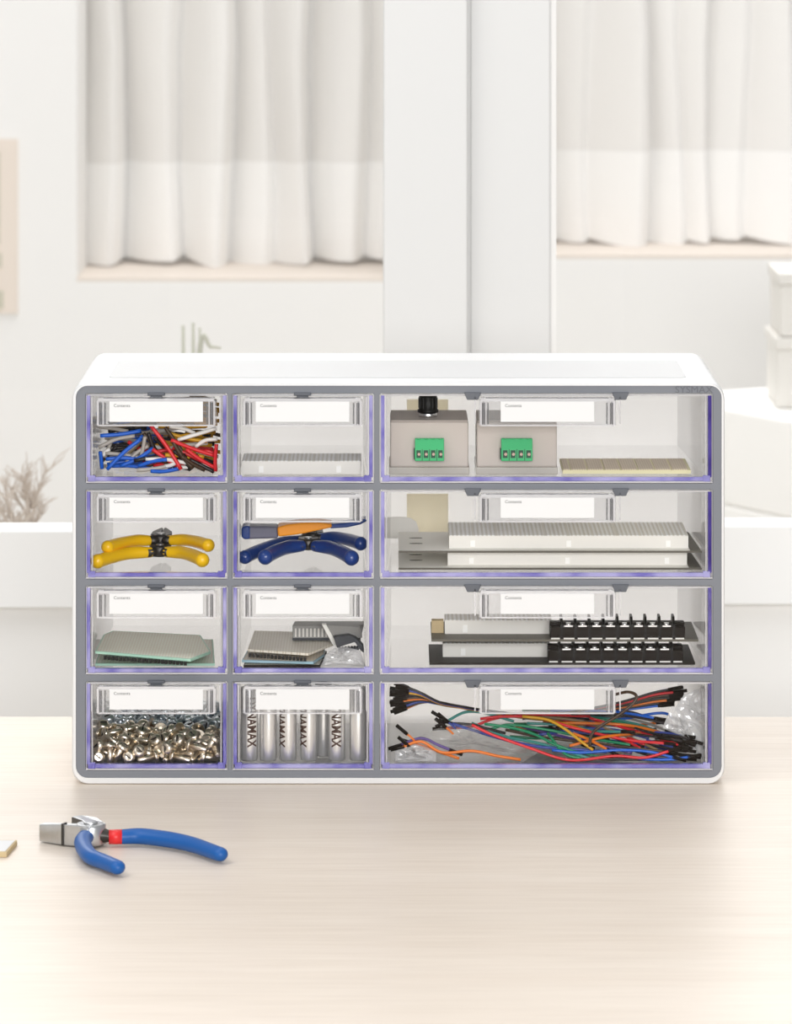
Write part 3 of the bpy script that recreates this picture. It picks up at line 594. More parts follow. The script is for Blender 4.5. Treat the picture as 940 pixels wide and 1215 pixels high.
# ---- row 1 left: tangle of short insulated wires
WL = 'in the tangle in the upper left drawer'
def wire(col, pts, r=.0012):
    m = MB(); m.tube(pts, r, 7, 0, steps=5)
    c = sum(pts, Vector()) / len(pts)
    return tag(m.build('hookup_wire', 'w_' + col, origin=c), '%s insulated hookup wire %s' % (col, WL), 'wire', '%s hookup wires in the upper left drawer' % col)
key = [
 ('blue', 119, 517, 167, 511, .014), ('blue', 127, 557, 167, 521, .012), ('blue', 143, 553, 182, 532, .016), ('blue', 164, 553, 198, 545, .013),
 ('blue', 179, 559, 213, 556, .010), ('blue', 119, 536, 121, 556, .012), ('blue', 166, 544, 191, 540, .018), ('blue', 140, 545, 170, 517, .020), ('blue', 172, 547, 200, 541, .022),
 ('grey', 117, 531, 160, 517, .016), ('grey', 131, 550, 161, 527, .014), ('grey', 150, 549, 176, 529, .017), ('grey', 162, 558, 206, 551, .011), ('grey', 117, 506, 152, 512, .024), ('grey', 166, 546, 172, 518, .018), ('grey', 124, 543, 133, 520, .022),
 ('white', 201, 506, 231, 514, .016), ('white', 211, 522, 257, 508, .013), ('white', 232, 530, 258, 521, .014), ('white', 122, 541, 130, 533, .017), ('white', 196, 553, 209, 549, .012),
 ('red', 179, 505, 215, 557, .010), ('red', 184, 511, 208, 546, .014), ('red', 203, 522, 256, 541, .011), ('red', 181, 533, 211, 553, .012), ('red', 221, 533, 257, 556, .010), ('red', 187, 536, 205, 535, .020), ('red', 257, 527, 256, 559, .012), ('red', 205, 531, 240, 548, .016), ('red', 240, 536, 257, 540, .018), ('red', 152, 524, 175, 535, .026),
 ('brown', 205, 524, 229, 556, .012), ('brown', 196, 507, 221, 543, .016), ('brown', 215, 541, 243, 558, .011), ('brown', 170, 514, 186, 536, .020), ('brown', 190, 545, 203, 558, .015),
 ('black', 176, 513, 190, 545, .018), ('black', 206, 535, 226, 558, .014), ('black', 225, 545, 254, 560, .012), ('black', 138, 530, 120, 548, .024), ('black', 168, 512, 140, 520, .024), ('black', 232, 540, 256, 550, .020), ('black', 184, 520, 199, 535, .020),
 ('yellow', 188, 506, 246, 505, .026), ('yellow', 200, 514, 246, 524, .022), ('yellow', 206, 520, 240, 516, .024), ('yellow', 186, 500, 255, 497, .050), ('yellow', 195, 490, 259, 492, .070), ('yellow', 200, 484, 260, 486, .085), ('yellow', 215, 476, 260, 480, .10), ('yellow', 230, 503, 258, 503, .035),
 ('tan', 203, 476, 238, 474, .10), ('tan', 206, 481, 246, 482, .10), ('tan', 225, 470, 257, 476, .11), ('tan', 212, 488, 255, 498, .06), ('tan', 120, 505, 160, 503, .04), ('tan', 150, 540, 168, 524, .024)]
for c, xa, ya, xb, yb, Y in key:
    y1 = Y + random.uniform(-.002, .002); y2 = Y + random.uniform(-.002, .004)
    a, b = P(xa, ya, y1), P(xb, yb, y2); mid = (a + b) / 2 + Vector((random.uniform(-.0008, .0008), 0, random.uniform(-.001, .0016)))
    wire(c, [a, mid, b])
fl = FLOOR[0, 0]
for k in range(120):          # the rest of the heap, banked up toward the back
    Y = .013 + .11 * (k / 120); zt = fl + .009 + .019 * min(1, (Y - .01) / .07)
    z = random.uniform(fl + .003, zt); left = random.random() < .45
    col = random.choice(['blue', 'grey', 'black', 'grey', 'blue', 'tan'] if left else ['red', 'black', 'brown', 'yellow', 'white', 'yellow'])
    x = random.uniform(-.170, -.146) if left else random.uniform(-.142, -.120); L = random.uniform(.011, .018); an = random.uniform(-.4, .4)
    d = Vector((math.cos(an) * L, random.uniform(-.003, .003), math.sin(an) * L * .5))
    a = Vector((x, Y, z)) - d; b = Vector((x, Y, z)) + d
    for p in (a, b): p.x = min(max(p.x, -.1765), -.1085); p.z = max(p.z, fl + .0012)
    wire(col, [a, (a + b) / 2 + Vector((0, 0, .001)), b])

# ---- breadboards
def bread_mb(x0, x1, y0, y1, z0, z1, nubs, top='bbtop'):
    m = MB(); c = .0006
    m.box(x0, x1, y0, y1, z0, z1 - .0002, 0)
    m.box(x0 + c, x1 - c, y0 + c, y1 - c, z1 - .0002, z1, 1)
    return m
def breadboard(x0, x1, y0, y1, z0, z1, nubs, parent, name='breadboard', tiles=8):
    m = MB(); m.box(x0, x1, y0, y1, z0, z1 - .00025, 0); w = (x1 - x0) / tiles
    for i in range(tiles): m.box(x0 + i * w + .0006, x0 + (i + 1) * w - .0006, y0 + .0008, y1 - .0008, z1 - .0003, z1, 1)
    o = m.build(name, ['bbside', 'bbtop'], parent, origin=None if parent else ((x0 + x1) / 2, (y0 + y1) / 2, z0), bevel=0)
    t = MB()
    for nx in nubs: t.box(nx - .0014, nx + .0014, y0 - .0008, y0 + .0002, z0 + .001, z1 - .003)
    if nubs: t.build('locking_tab', 'nub', o)
    return o
f = FLOOR[0, 1]
z1 = P(0, 547, .014).z
bb = breadboard(P(287, 0, .014).x, P(428, 0, .014).x, .014, .050, f + .0002, z1, [P(310, 0, .014).x, P(402, 0, .014).x], None, tiles=5)
thing(bb, 'short white breadboard lying alone in the upper middle drawer', 'breadboard')

# ---- row 1 right: two smoky terminal boxes and a perforated board
f = FLOOR[0, 2]
def termbox(px0, px1, jack, label, ys):
    Y0 = .012; x0, x1 = P(px0, 0, Y0).x, P(px1, 0, Y0).x; zt = P(0, 500, Y0).z
    root = empty('terminal_box', ((x0 + x1) / 2, Y0 + .02, f), label, 'box', 'smoky terminal boxes in the upper right drawer')
    yb = Y0 + .052
    m = MB(); m.box(x0, x1, Y0, yb, f + .0046, zt - .0004); m.build('case', 'taupe', root, bevel=.001)
    m = MB(); m.box(x0 + .0004, x1 - .0004, Y0 + .0006, yb - .0006, zt - .0004, zt + .0006); m.build('lid', 'taupetop', root, bevel=.0004)
    m = MB(); m.box(x0 - .0006, x1 + .0006, Y0 - .001, yb, f + .0003, f + .0046); m.build('base', 'boxbase', root, bevel=.0006)
    a, b = ys; xa, xb = P(a, 0, Y0 - .006).x, P(b, 0, Y0 - .006).x
    za, zb_, zm = P(0, 547, Y0 - .006).z, P(0, 521, Y0 - .006).z, P(0, 533, Y0 - .006).z
    m = MB(); yq = Y0 - .0062
    poly = [(xa, Y0 - .0002, za), (xa, yq, za), (xa, yq, zm), (xa, yq + .0022, zb_), (xa, Y0 - .0002, zb_)]
    m.prism(poly, (xb - xa, 0, 0)); w = (xb - xa) / 4
    tb = m.build('terminal_block', 'green', root, bevel=.0002, seg=1); tb['label'] = 'green four-way terminal block'
    for i in range(4):
        cx = xa + w * (i + .5)
        k = MB(); k.box(cx - w * .30, cx + w * .30, yq - .0001, yq + .0004, za + .0018, zm - .0006, 0); k.lathe([(w * .20, 0), (w * .20, .0006)], (cx + w * .06, yq - .0002, (za + zm) / 2 + .0006), 12, 1, axis='y')
        k.build('wire_port', ['greendark', 'screwface'], tb)
        if i: 
            k = MB(); k.box(xa + w * i - .0002, xa + w * i + .0002, yq - .00015, yq + .0002, za + .0003, zm); k.build('groove', 'greendark', tb)
        k = MB(); k.lathe([(w * .26, 0), (w * .26, .0004)], (cx, yq + .0022, zb_ - .0002), 12); k.build('screw_top', 'green', tb)
    k = MB(); k.box(xa - .0007, xa, Y0 - .004, Y0 - .0004, za + .0008, zm); k.build('side_tab', 'greendark', tb)
    if jack:
        jx, jy = P(508, 0, .03).x, .03
        zz = zt + .0006; ztop = P(0, 468.5, jy).z
        m = MB(); m.lathe([(.0054, 0), (.0056, .0012), (.0052, .002), (.0052, .0028)], (jx, jy, zz), 20); c = m.build('jack_collar', 'chrome', root)
        m = MB(); H = ztop - zz - .0028
        m.lathe([(.0064, 0), (.0064, H * .12), (.0056, H * .2), (.0052, H * .8), (.0056, H), (.0035, H)], (jx, jy, zz + .0028), 20)
        for i in range(12):
            a = math.pi * i / 6; m.box(jx + math.cos(a) * .0055 - .0003, jx + math.cos(a) * .0055 + .0003, jy + math.sin(a) * .0055 - .0003, jy + math.sin(a) * .0055 + .0003, zz + .0028 + H * .25, zz + .0028 + H * .85)
        m.build('jack_cap', 'black', root)['label'] = 'black ribbed cap'
    return root
termbox(463, 556, True, 'smoky taupe terminal box topped by a black capped jack, green block in front', (492.5, 527))
termbox(566, 661, False, 'smoky taupe terminal box without a jack, partly behind the label handle', (595, 632))
Y0 = .014; za = P(0, 557, Y0).z; x0, x1 = P(668, 0, Y0).x, P(820, 0, Y0).x
m = MB(); m.box(x0, x1, Y0, Y0 + .052, f + .0004, za - .0004, 1); w = (x1 - x0 - .003) / 7.3
for i in range(8):
    a = x0 + .0004 + (i * w - (w * .7 if i else 0) if i else 0); 
    a = x0 + .0006 + (0 if i == 0 else (i - .55) * w); b = x0 + .0006 + (i + .45) * w - .0010
    m.box(a, min(b, x1 - .001), Y0 + .001, Y0 + .050, za - .0004, za, 0)
thing(m.build('perforated_board', ['perfbeige', 'perfedge'], origin=((x0 + x1) / 2, Y0 + .025, f)), 'beige perforated board with cream edge lying right in the upper right drawer', 'board')
# cream cards at the back of two right-hand drawers
for (ya, yb, rr, lab) in ((474, 516, 0, 'cream card at the back of the upper right drawer behind the black jack'), (586, 624, 1, 'cream card at the back of the second right drawer')):
    Y = .148; a = P(483, ya, Y); b = P(532, yb, Y); m = MB(); zb = FLOOR[rr, 2] + .0012
    m.box(a.x, b.x, Y, Y + .0008, zb, a.z); thing(m.build('cream_card', 'cream', origin=((a.x + b.x) / 2, Y, zb)), lab, 'card')

# ---- row 2: pliers lying with their jaws toward the back
def mini_pliers(label, cx, cY, z, ends, r, grip, name='small_pliers', tilt=0, jaw=(0, .03)):
    """pivot at (cx, cY, z); ends = grip end points; jaws point back"""
    root = empty(name, (cx, cY, z - r), label, 'pliers'); c = Vector((cx, cY, z))
    m = MB()
    for s in (-1, 1):
        jx, jy = jaw
        m.prism([(cx + s * .0002, cY + .001, z - .0028), (cx + s * .0065, cY + .003, z - .0028), (cx + s * .006 + jx * .4, cY + jy * .5, z - .0028), (cx + s * .0018 + jx, cY + jy, z - .0028), (cx + s * .0002 + jx, cY + jy, z - .0028)], (0, 0, .0056))
    m.build('jaws', 'steeldark', root, bevel=.0006)
    m = MB(); m.lathe([(.0058, -.0032), (.0064, -.0024), (.0064, .0024), (.0056, .0034)], c, 20, 0); m.lathe([(.0026, .0034), (.0024, .004)], c, 14, 1); m.build('pivot', ['steeldark', 'steel'], root)
    for e in ends:
        e = Vector(e); d = e - c
        a = c + d * .10 + Vector((0, -.001, 0)); b = c + d * .22
        m = MB(); m.tube([c, a, b], [.0034, .003], 8, 0); m.build('shank', 'steeldark', root)
        side = Vector((d.x * .06, .004, .0006))
        p = [c + d * .17, c + d * .42 + side, c + d * .72 + side * .8, e]
        m = MB(); m.tube(p, [r * .80, r * .95, r * .92, r * .98, r], 12, 0, round_ends=True, steps=5)
        g = m.build('grip', grip, root)
        m = MB(); m.ball(e, r * 1.06); m.build('grip_end', grip, g)
    return root
f = FLOOR[1, 0]; rr = .0034
def endp(px, py, Y): return P(px, py, Y)
pl = P(190, 653, .046); mini_pliers('yellow handled pliers, lower of the pair in the left drawer', pl.x, pl.y, pl.z, [endp(116, 666, .012), endp(240, 664.5, .012)], .0041, 'yellow')
pu = P(191, 640, .058); mini_pliers('yellow handled pliers, lying on the other yellow pair', pu.x, pu.y, pu.z, [endp(128, 649, .024), endp(247, 647, .024)], .0038, 'yellow')
f = FLOOR[1, 1]
pl = P(366, 645, .046); mini_pliers('blue handled pliers in front, lower of the blue pair in the middle drawer', pl.x, pl.y, pl.z, [endp(315, 661, .012), endp(417, 662, .012)], .0044, 'navy')
pu = P(371, 637, .064); mini_pliers('blue handled pliers behind, upper of the blue pair in the middle drawer', pu.x, pu.y, pu.z, [endp(291, 661, .030), endp(428, 645, .030)], .0040, 'navy')
# wire stripper lying across the pliers
Y = .026
st = empty('wire_stripper', P(360, 634, Y + .006), 'navy and orange wire stripper lying across the blue pliers', 'stripper')
def prof(pts, dy, y0): return [P(x, y, y0) for x, y in pts]
m = MB(); m.prism(prof([(287, 627), (292, 624.5), (330, 625), (330, 639), (292, 640), (287, 637)], 0, Y), (0, .014, 0)); hb = m.build('grip', ['navygray'], st, bevel=.0012); hb['label'] = 'slate grey grip end'
m = MB(); m.prism(prof([(286.4, 626.5), (290, 624), (297, 624.2), (297, 639.9), (290, 640.4), (286.4, 637.5)], 0, Y - .0006), (0, .0152, 0)); m.build('grip_cap', 'navy', hb, bevel=.0012)
m = MB(); m.prism(prof([(329, 626), (340, 622.5), (358, 620.5), (378, 620), (394, 622), (394, 626), (380, 629), (362, 633), (345, 635.5), (330, 637)], 0, Y - .002), (0, .018, 0)); m.build('body', 'orange', st, bevel=.0012)['label'] = 'orange middle'
m = MB(); m.prism(prof([(392, 622), (412, 620.5), (425, 618), (434, 615.5), (436, 618), (428, 622.5), (412, 626), (392, 627.5)], 0, Y), (0, .013, 0)); m.build('nose', 'navy', st, bevel=.0008)['label'] = 'navy curved nose'

# ---- row 2 right: two long breadboards on metal plates
f = FLOOR[1, 2]
def plated(zb, pyT, label, dx=0, pl=473, pr=833, yb=.0865):
    Y0 = .012; x0, x1 = P(pl, 0, Y0).x, P(pr, 0, Y0).x; y1 = yb
    root = empty('mounted_breadboard', ((x0 + x1) / 2, Y0, zb), label, 'breadboard', 'long breadboards in the second right drawer')
    m = MB(); m.hexa([(x, y, z) for z in (zb, zb + .0012) for x, y in ((x0, Y0), (x1, Y0), (x1 - .0028, y1), (x0, y1))], 0); m.box(x0, x1, Y0 - .0004, Y0, zb, zb + .0012, 1); b = m.build('mounting_plate', ['plate', 'platedark'], root)
    for yy in (.040, .062):
        k = MB(); k.prism([(x0 + .0105 + math.cos(a) * .004 * (1), yy + math.sin(a) * .0018, zb + .0012) for a in [math.pi * i / 8 for i in range(16)]], (0, 0, .0001)); k.build('slot', 'platedark', b)
    xa, xb = P(533, 0, .02).x + dx, P(817, 0, .02).x + dx
    zt = P(0, pyT, .02).z
    breadboard(xa, xb, .02, .0745, zb + .0013, zb + .0013 + .0078, [P(q, 0, .02).x + dx for q in (561, 675, 793)], root, 'breadboard_block', tiles=10)
    k = MB(); k.prism([(xb + .0005, .0115, zb + .0013), (x1 - .0005, .0115, zb + .0013), (x1 - .0032, .0845, zb + .0013), (xb + .0005, .0845, zb + .0013)], (0, 0, .0002)); k.build('plate_end', 'platedark', b)
    return root
plated(f + .0003, 0, 'long white breadboard on a metal plate, lower of the two in the second right drawer', -.0008)
plated(f + .0104, 636, 'long white breadboard on a metal plate, upper of the two in the second right drawer')
# rounded grey sheet at the left of that drawer
m = MB(); Y = .132; pts = [P(458, 664, Y), P(497, 664, Y), P(497, 628, Y), P(494, 619, Y), P(487, 614.5, Y), P(478, 613.5, Y), P(458, 614, Y)]
for p in pts[:2]: p.z = f + .0008
pts[0].x = pts[-1].x = -.0085
m.prism(pts, (0, .001, 0)); thing(m.build('grey_sheet', 'plate', origin=(pts[0] + pts[1]) / 2), 'pale grey sheet with a rounded corner standing at the left of the second right drawer', 'sheet')

# ---- row 3 left: green perforated circuit boards
def board(corners, z, th, mats, label, hdr=None, cat='circuit board', name='perforated_circuit_board', group=None, tilt=(0, 0)):
    """corners: list of (x, y) in metres; tilt = slope in x and y"""
    cx = sum(c[0] for c in corners) / len(corners); cy = sum(c[1] for c in corners) / len(corners)
    def zz(x, y): return z + (x - cx) * tilt[0] + (y - cy) * tilt[1]
    m = MB(); n = len(corners); lo = [Vector((x, y, zz(x, y))) for x, y in corners]; hi = [p + Vector((0, 0, th)) for p in lo]
    m.add(lo + hi, [(i, (i + 1) % n, n + (i + 1) % n, n + i) for i in range(n)], 1); m.add(lo, [tuple(range(n))[::-1]], 1); m.add(hi, [tuple(range(n))], 1)
    top = [Vector((cx + (p.x - cx) * .975, cy + (p.y - cy) * .965, 0)) for p in hi]
    for p in top: p.z = zz(p.x, p.y) + th + .00006
    m.add(top, [tuple(range(n))], 0)
    o = m.build(name, mats, origin=(cx, cy, z)); tag(o, label, cat, group)
    if hdr:
        a, b, k, d = hdr; h = MB(); p0 = Vector((*a, zz(*a) + d)); p1 = Vector((*b, zz(*b) + d))
        for i in range(k):
            q = p0.lerp(p1, i / (k - 1)); h.box(q.x - .0009, q.x + .0009, q.y - .0012, q.y + .0012, q.z - .0022, q.z)
        h.build('pin_row', 'black', o)
    return o
f = FLOOR[2, 0]
def xy(px, py, z): q = Q(px, py, z); return (q.x, q.y)
zA, zB = f + .0006, f + .0075
g = 'green circuit boards in the third left drawer'
board([xy(113, 790, zA), xy(255, 790, zA), xy(253, 761, zA), xy(122, 761, zA)], zA, .0013, ['perfgreen', 'pcbedge'], 'green perforated board flat on the drawer floor, under the other green one', group=g)
board([xy(113, 778, zB), xy(226, 783, zB), xy(250, 773, zB), xy(238, 754, zB), xy(134, 753, zB), xy(123, 758, zB)], zB, .0014, ['perfgreen', 'pcbedge'], 'green perforated board with a cut corner, tilted on top of the other', hdr=(xy(125, 780, zB), xy(220, 783, zB), 22, 0), group=g, tilt=(-.04, 0))

# ---- row 3 middle: mixed boards and modules
f = FLOOR[2, 1]; g = 'circuit boards stacked in the third middle drawer'
zs = [f + .0006, f + .0032, f + .0082]
board([xy(289, 792, zs[0]), xy(380, 792, zs[0]), xy(388, 775, zs[0]), xy(300, 768, zs[0])], zs[0], .0013, ['perftan', 'blackbrown'], 'tan circuit board with a dark edge, bottom of the stack', group=g)
board([xy(287, 786, zs[1]), xy(372, 788, zs[1]), xy(385, 779, zs[1]), xy(386, 768, zs[1]), xy(300, 764, zs[1])], zs[1], .0014, ['perfblue', 'blueedge'], 'pale blue edged circuit board, second from the bottom of the stack', group=g)
board([xy(294, 773, zs[2]), xy(366, 778, zs[2]), xy(396, 766, zs[2]), xy(380, 753, zs[2]), xy(302, 751, zs[2])], zs[2], .0014, ['perftan', 'perftan'], 'tan perforated board with a black pin row, top of the stack', hdr=(xy(297, 775, zs[2]), xy(362, 780, zs[2]), 16, 0), group=g, tilt=(0, 0))
Y = .038
a, b = P(347, 758, Y), P(432, 736, Y); m = MB()
zlo = a.z
m.hexa([(a.x, Y, zlo), (b.x - .002, Y, zlo), (b.x - .002, Y + .014, zlo), (a.x + .001, Y + .014, zlo), (a.x, Y + .002, zlo + .008), (b.x, Y + .002, zlo + .008), (b.x, Y + .016, zlo + .008), (a.x + .001, Y + .016, zlo + .008)])
mod = tag(m.build('pin_header_module', ['modgray'], bevel=.0006, origin=((a.x + b.x) / 2, Y + .007, zlo)), 'long grey module with pin rows resting high across the stack', 'module')
h = MB()
for i in range(17):
    x = a.x + .002 + i * .0023; h.box(x - .0005, x + .0005, Y - .0004, Y + .0006, zlo + .0012, zlo + .0062)
h.build('pin_row', 'boxgray', mod)
h = MB(); h.box(a.x, b.x - .002, Y - .0006, Y + .002, zlo - .0008, zlo + .0006); h.build('dark_base', 'slate', mod)
Y = .026
m = MB()
quad = [(385, 741), (428, 744), (430, 757), (397, 758)]
m.prism([P(x, y, Y) for x, y in quad], (0, .006, 0), 0)
sm = tag(m.build('small_module', ['modgray'], bevel=.0005, origin=P(405, 757, Y)), 'grey module with a light edge leaning in front of the long one', 'module')
h = MB(); h.prism([P(x, y, Y - .0008) for x, y in [(382, 741), (387, 741), (402, 768), (395, 765)]], (0, .005, 0)); h.build('light_edge', 'plate', sm)
Y = .018
m = MB(); m.prism([P(x, y, Y) for x, y in [(396, 756), (414, 754), (422, 757), (431, 766), (432, 775), (428, 772), (421, 762), (411, 765), (400, 769)]], (0, .008, 0))
sl = tag(m.build('ribbed_connector', 'slate', bevel=.0004, origin=P(410, 769, Y)), 'dark slate ribbed connector at the right of the third middle drawer', 'connector')
h = MB()
for i in range(7):
    c = P(403 + i * 3.6, 770.5 - (i * .3), Y + .004); h.lathe([(.0009, -.004), (.0009, .004)], c, 10, axis='y')
h.build('pin_row', 'slate', sl)
# ribbed connector rests on a clear bag
def bag(label, poly, Y, thick, seed, matn='bag2', n=14):
    """crumpled clear film pouch; poly = (px, py) outline"""
    rnd = random.Random(seed); cx = sum(p[0] for p in poly) / len(poly); cy = sum(p[1] for p in poly) / len(poly)
    vs = []; fs = []; rings = 6; k = len(poly) * 4
    dense = []
    for i in range(len(poly)):
        a, b = poly[i], poly[(i + 1) % len(poly)]
        for j in range(4): dense.append((a[0] + (b[0] - a[0]) * j / 4, a[1] + (b[1] - a[1]) * j / 4))
    for side in (-1, 1):
        o = len(vs)
        vs.append(P(cx, cy, Y + side * thick * .5))
        for q in range(1, rings + 1):
            t = q / rings
            for (x, y) in dense:
                bulge = math.sqrt(max(0, 1 - t * t)) * thick * .5 * rnd.uniform(.3, 1.5)
                jx = rnd.uniform(-1, 1) * (1.5 if q < rings else 0)
                vs.append(P(cx + (x - cx) * t + jx, cy + (y - cy) * t + jx * .6, Y + side * bulge))
        for j in range(k): fs.append((o, o + 1 + j, o + 1 + (j + 1) % k))
        for q in range(rings - 1):
            for j in range(k):
                a = o + 1 + q * k; b = a + k; fs.append((a + j, a + (j + 1) % k, b + (j + 1) % k, b + j))
    m = MB(); m.add(vs, fs, 0, False)
    return tag(m.build('plastic_bag', matn, origin=P(cx, max(p[1] for p in poly), Y)), label, 'bag')
bag('crumpled clear plastic bag at the right front of the third middle drawer', [(381, 791), (386, 777), (396, 769), (412, 768), (428, 772), (434, 791)], .016, .006, 3)

# ---- row 3 right: barrier strips and breadboards on dark plates
f = FLOOR[2, 2]
def strip_board(zb, zc, matp, label, dx, rightpx, tan):
    Y0 = .012; x0, x1 = P(512, 0, Y0).x + dx, P(rightpx, 0, Y0).x
    root = empty('barrier_strip_board', ((x0 + x1) / 2, Y0, zb), label, 'board', 'dark plates with terminal strips in the third right drawer')
    m = MB(); m.box(x0, x1, Y0, .074, zb, zb + .0014); m.build('mounting_plate', matp, root)
    xa, xb = P(528, 0, .03).x + dx, P(655, 0, .03).x + dx
    breadboard(xa, xb, .03, .053, zb + .0015, zb + .0098, [P(552, 0, .03).x + dx], root, 'breadboard_block', tiles=5)
    if tan:
        m = MB(); m.box(x0 + .0003, P(527, 0, Y0).x + dx, .034, .041, zb + .0014, zb + .0088); m.build('foam_block', 'tan', root)['label'] = 'tan foam block at the left end'
    # barrier strip
    xs, xe = P(653, 0, .014).x + dx, P(813, 0, .014).x + dx; y0, y1 = .0128, .031; H = .0105
    m = MB(); m.prism([(xs, y0, zb + .0015), (xs, y0, zb + .0085), (xs, y0 + .005, zb + .0088), (xs, y0 + .005, zb + H), (xs, y1 - .005, zb + H), (xs, y1 - .005, zb + .0088), (xs, y1, zb + .0085), (xs, y1, zb + .0015)], (xe - xs, 0, 0))
    b = m.build('barrier_strip', 'blackbrown', root, bevel=.0003, seg=1); b['label'] = 'black eight-way barrier strip'
    n = 8; e = .0068; w = (xe - xs - 2 * e) / n
    for i in range(n + 1):
        x = xs + e + i * w; k = MB(); k.prism([(x - .0007, y0 - .0004, zb + .0022), (x - .0007, y0 - .0004, zb + .0100), (x - .0007, y0 + .004, zb + .0142), (x - .0007, y1 - .004, zb + .0142), (x - .0007, y1 - .0003, zb + .0092), (x - .0007, y1 - .0003, zb + .003)], (.0014, 0, 0)); k.build('divider', 'black', b)
        if i < n:
            k = MB(); k.box(x + w * .2, x + w * .8, y0 + .0006, y0 + .0048, zb + .0086, zb + .0094); k.lathe([(.0022, 0), (.0022, .0008), (.0016, .0014)], (x + w / 2, y0 + .0026, zb + .0094), 12); k.build('terminal_screw', 'chrome', b)
            k = MB(); k.box(x + .0012, x + w - .0008, y0 - .0006, y0 + .0002, zb + .0013, zb + .0022); k.build('metal_tag', 'plate', b)
    for x in (xs + .0005, xe - e + .001):
        k = MB(); k.box(x, x + e - .0016, y0 - .0006, y0 + .0002, zb + .0013, zb + .0022); k.build('metal_tag', 'plate', b)
    return root
strip_board(f + .0003, 0, 'platedarker', 'dark plate with breadboard and black barrier strip, lower of the two', -.0012, 825, False)
strip_board(f + .0141, 0, 'platedark', 'dark plate with breadboard and black barrier strip, upper of the two', 0, 829, True)

# ---- row 4 left: screws (settled heap)
SS = 1.17
sp = MB(); sp.lathe([(.0006, .0046), (.0017, .0051), (.0026, .0047), (.0034, .0036), (.0034, .003)], n=14)
sp.lathe([(.0015, .003), (.0015, -.0052), (.0009, -.006)], n=9)
sp.box(-.0018, .0018, -.0003, .0003, .0049, .0053, 1)
proto = {}
sp.v = [(a * SS, b * SS, c * SS) for a, b, c in sp.v]
for k, mt in (('n', 'nickel'), ('z', 'zinc')): 
    o = sp.build('screw', [mt, 'steeldark']); proto[k] = o
used = {'n': False, 'z': False}
for row in SCREWS.split(';'):
    x, y, z, a, b, c, d = map(int, row.split(','))
    k = 'z' if y > 680 + 130 * math.sin(x * .011) else 'n'
    o = proto[k] if not used[k] else proto[k].copy()
    if used[k]: COL.objects.link(o)
    used[k] = True
    o.location = (x * 1e-4, y * 1e-4, z * 1e-4 + .0002); o.rotation_mode = 'QUATERNION'; o.rotation_quaternion = Quaternion((a, b, c, d)).normalized()
    if k == 'n': tag(o, 'shiny warm silver screw in the front of the heap in the bottom left drawer', 'screw', 'warm silver screws in the bottom left drawer')
    else: tag(o, 'bluish grey screw at the back of the heap in the bottom left drawer', 'screw', 'bluish screws in the bottom left drawer')

# ---- row 4 middle: standing batteries
f = FLOOR[3, 1]; R = .0051; HB = .0445
bt = text_mesh('DYNAMAX', .0080, 0, .00022); bmx = bmesh.new(); bmx.from_mesh(bt)
for k in range(1, 12):
    g = bmx.verts[:] + bmx.edges[:] + bmx.faces[:]; bmesh.ops.bisect_plane(bmx, geom=g, plane_co=(0, k * .0005, 0), plane_no=(0, 1, 0))
bmx.to_mesh(bt); bmx.free(); tw = max(v.co.x for v in bt.vertices); ths = .030 / tw
def battery(px, Y, ang, label, text=True):
    x = P(px, 0, Y).x
    root = empty('battery', (x, Y, f), label, 'battery', 'standing batteries in the bottom middle drawer')
    m = MB(); m.lathe([(R * .80, 0), (R * .93, .0004), (R, .0012), (R, HB - .0016), (R * .93, HB - .0008), (R * .8, HB - .0006)], (x, Y, f + .0002), 28); s = m.build('sleeve', 'battery', root)
    m = MB(); m.lathe([(R * .78, 0), (R * .78, .0003), (.0019, .0004), (.0019, .0012), (.0012, .0014)], (x, Y, f + HB - .0006), 20); m.build('terminal', 'batteryend', root)
    if text:
        m = MB(); mt = []
        for v in bt.vertices:
            a = ang - (v.co.y - .0026) * 1.0 / R; rr = R + .00006
            mt.append((x + rr * math.sin(-a), Y - rr * math.cos(a), f + .0385 - v.co.x * ths))
        m.add(mt, [tuple(p.vertices) for p in bt.polygons], 0); m.build('printed_lettering', 'btext', s)
    return root
for px, Y, a, l in ((296, .0125, -.35, 'silver battery at the left end of the row, dark lettering facing front'),
                    (318.5, .0125, 2.6, 'plain silver side of a battery, second from the left'),
                    (342, .0122, .95, 'silver battery third from the left, lettering on its left side'),
                    (366.5, .0125, .85, 'silver battery left of the gap, lettering at its left edge'),
                    (399.5, .0125, .05, 'silver battery right of the gap, bold lettering facing front'),
                    (425, .0128, 2.9, 'plain silver battery at the right end of the row'),
                    (384, .0262, 2.4, 'silver battery set back, seen in the gap of the front row')):
    battery(px, Y, a, l)

# ---- row 4 right: jumper wires and bags
f = FLOOR[3, 2]
WG = 'in the nest in the bottom right drawer'
def jumper(col, pts, r=.00075, ends=(True, True), where=WG, name='jumper_wire'):
    """pts: (px, py, Y)"""
    q = [P(*p) for p in pts]
    for v in q: v.z = max(v.z, f + r + .0002)
    m = MB(); m.tube(q, r, 6, 0, steps=6); c = sum(q, Vector()) / len(q)
    o = tag(m.build(name, 'w_' + col, origin=c), '%s jumper wire %s' % (col, where), 'wire', '%s jumper wires %s' % (col, where.split(' in the bottom')[0]))
    for use, a, b in ((ends[0], q[0], q[1]), (ends[1], q[-1], q[-2])):
        if use:
            d = (a - b).normalized(); e = MB(); e.tube([a - d * .001, a + d * .0075], .00125, 4, 0); e.build('connector', 'blackbrown', o)
    return o
rnd = random.Random(5)
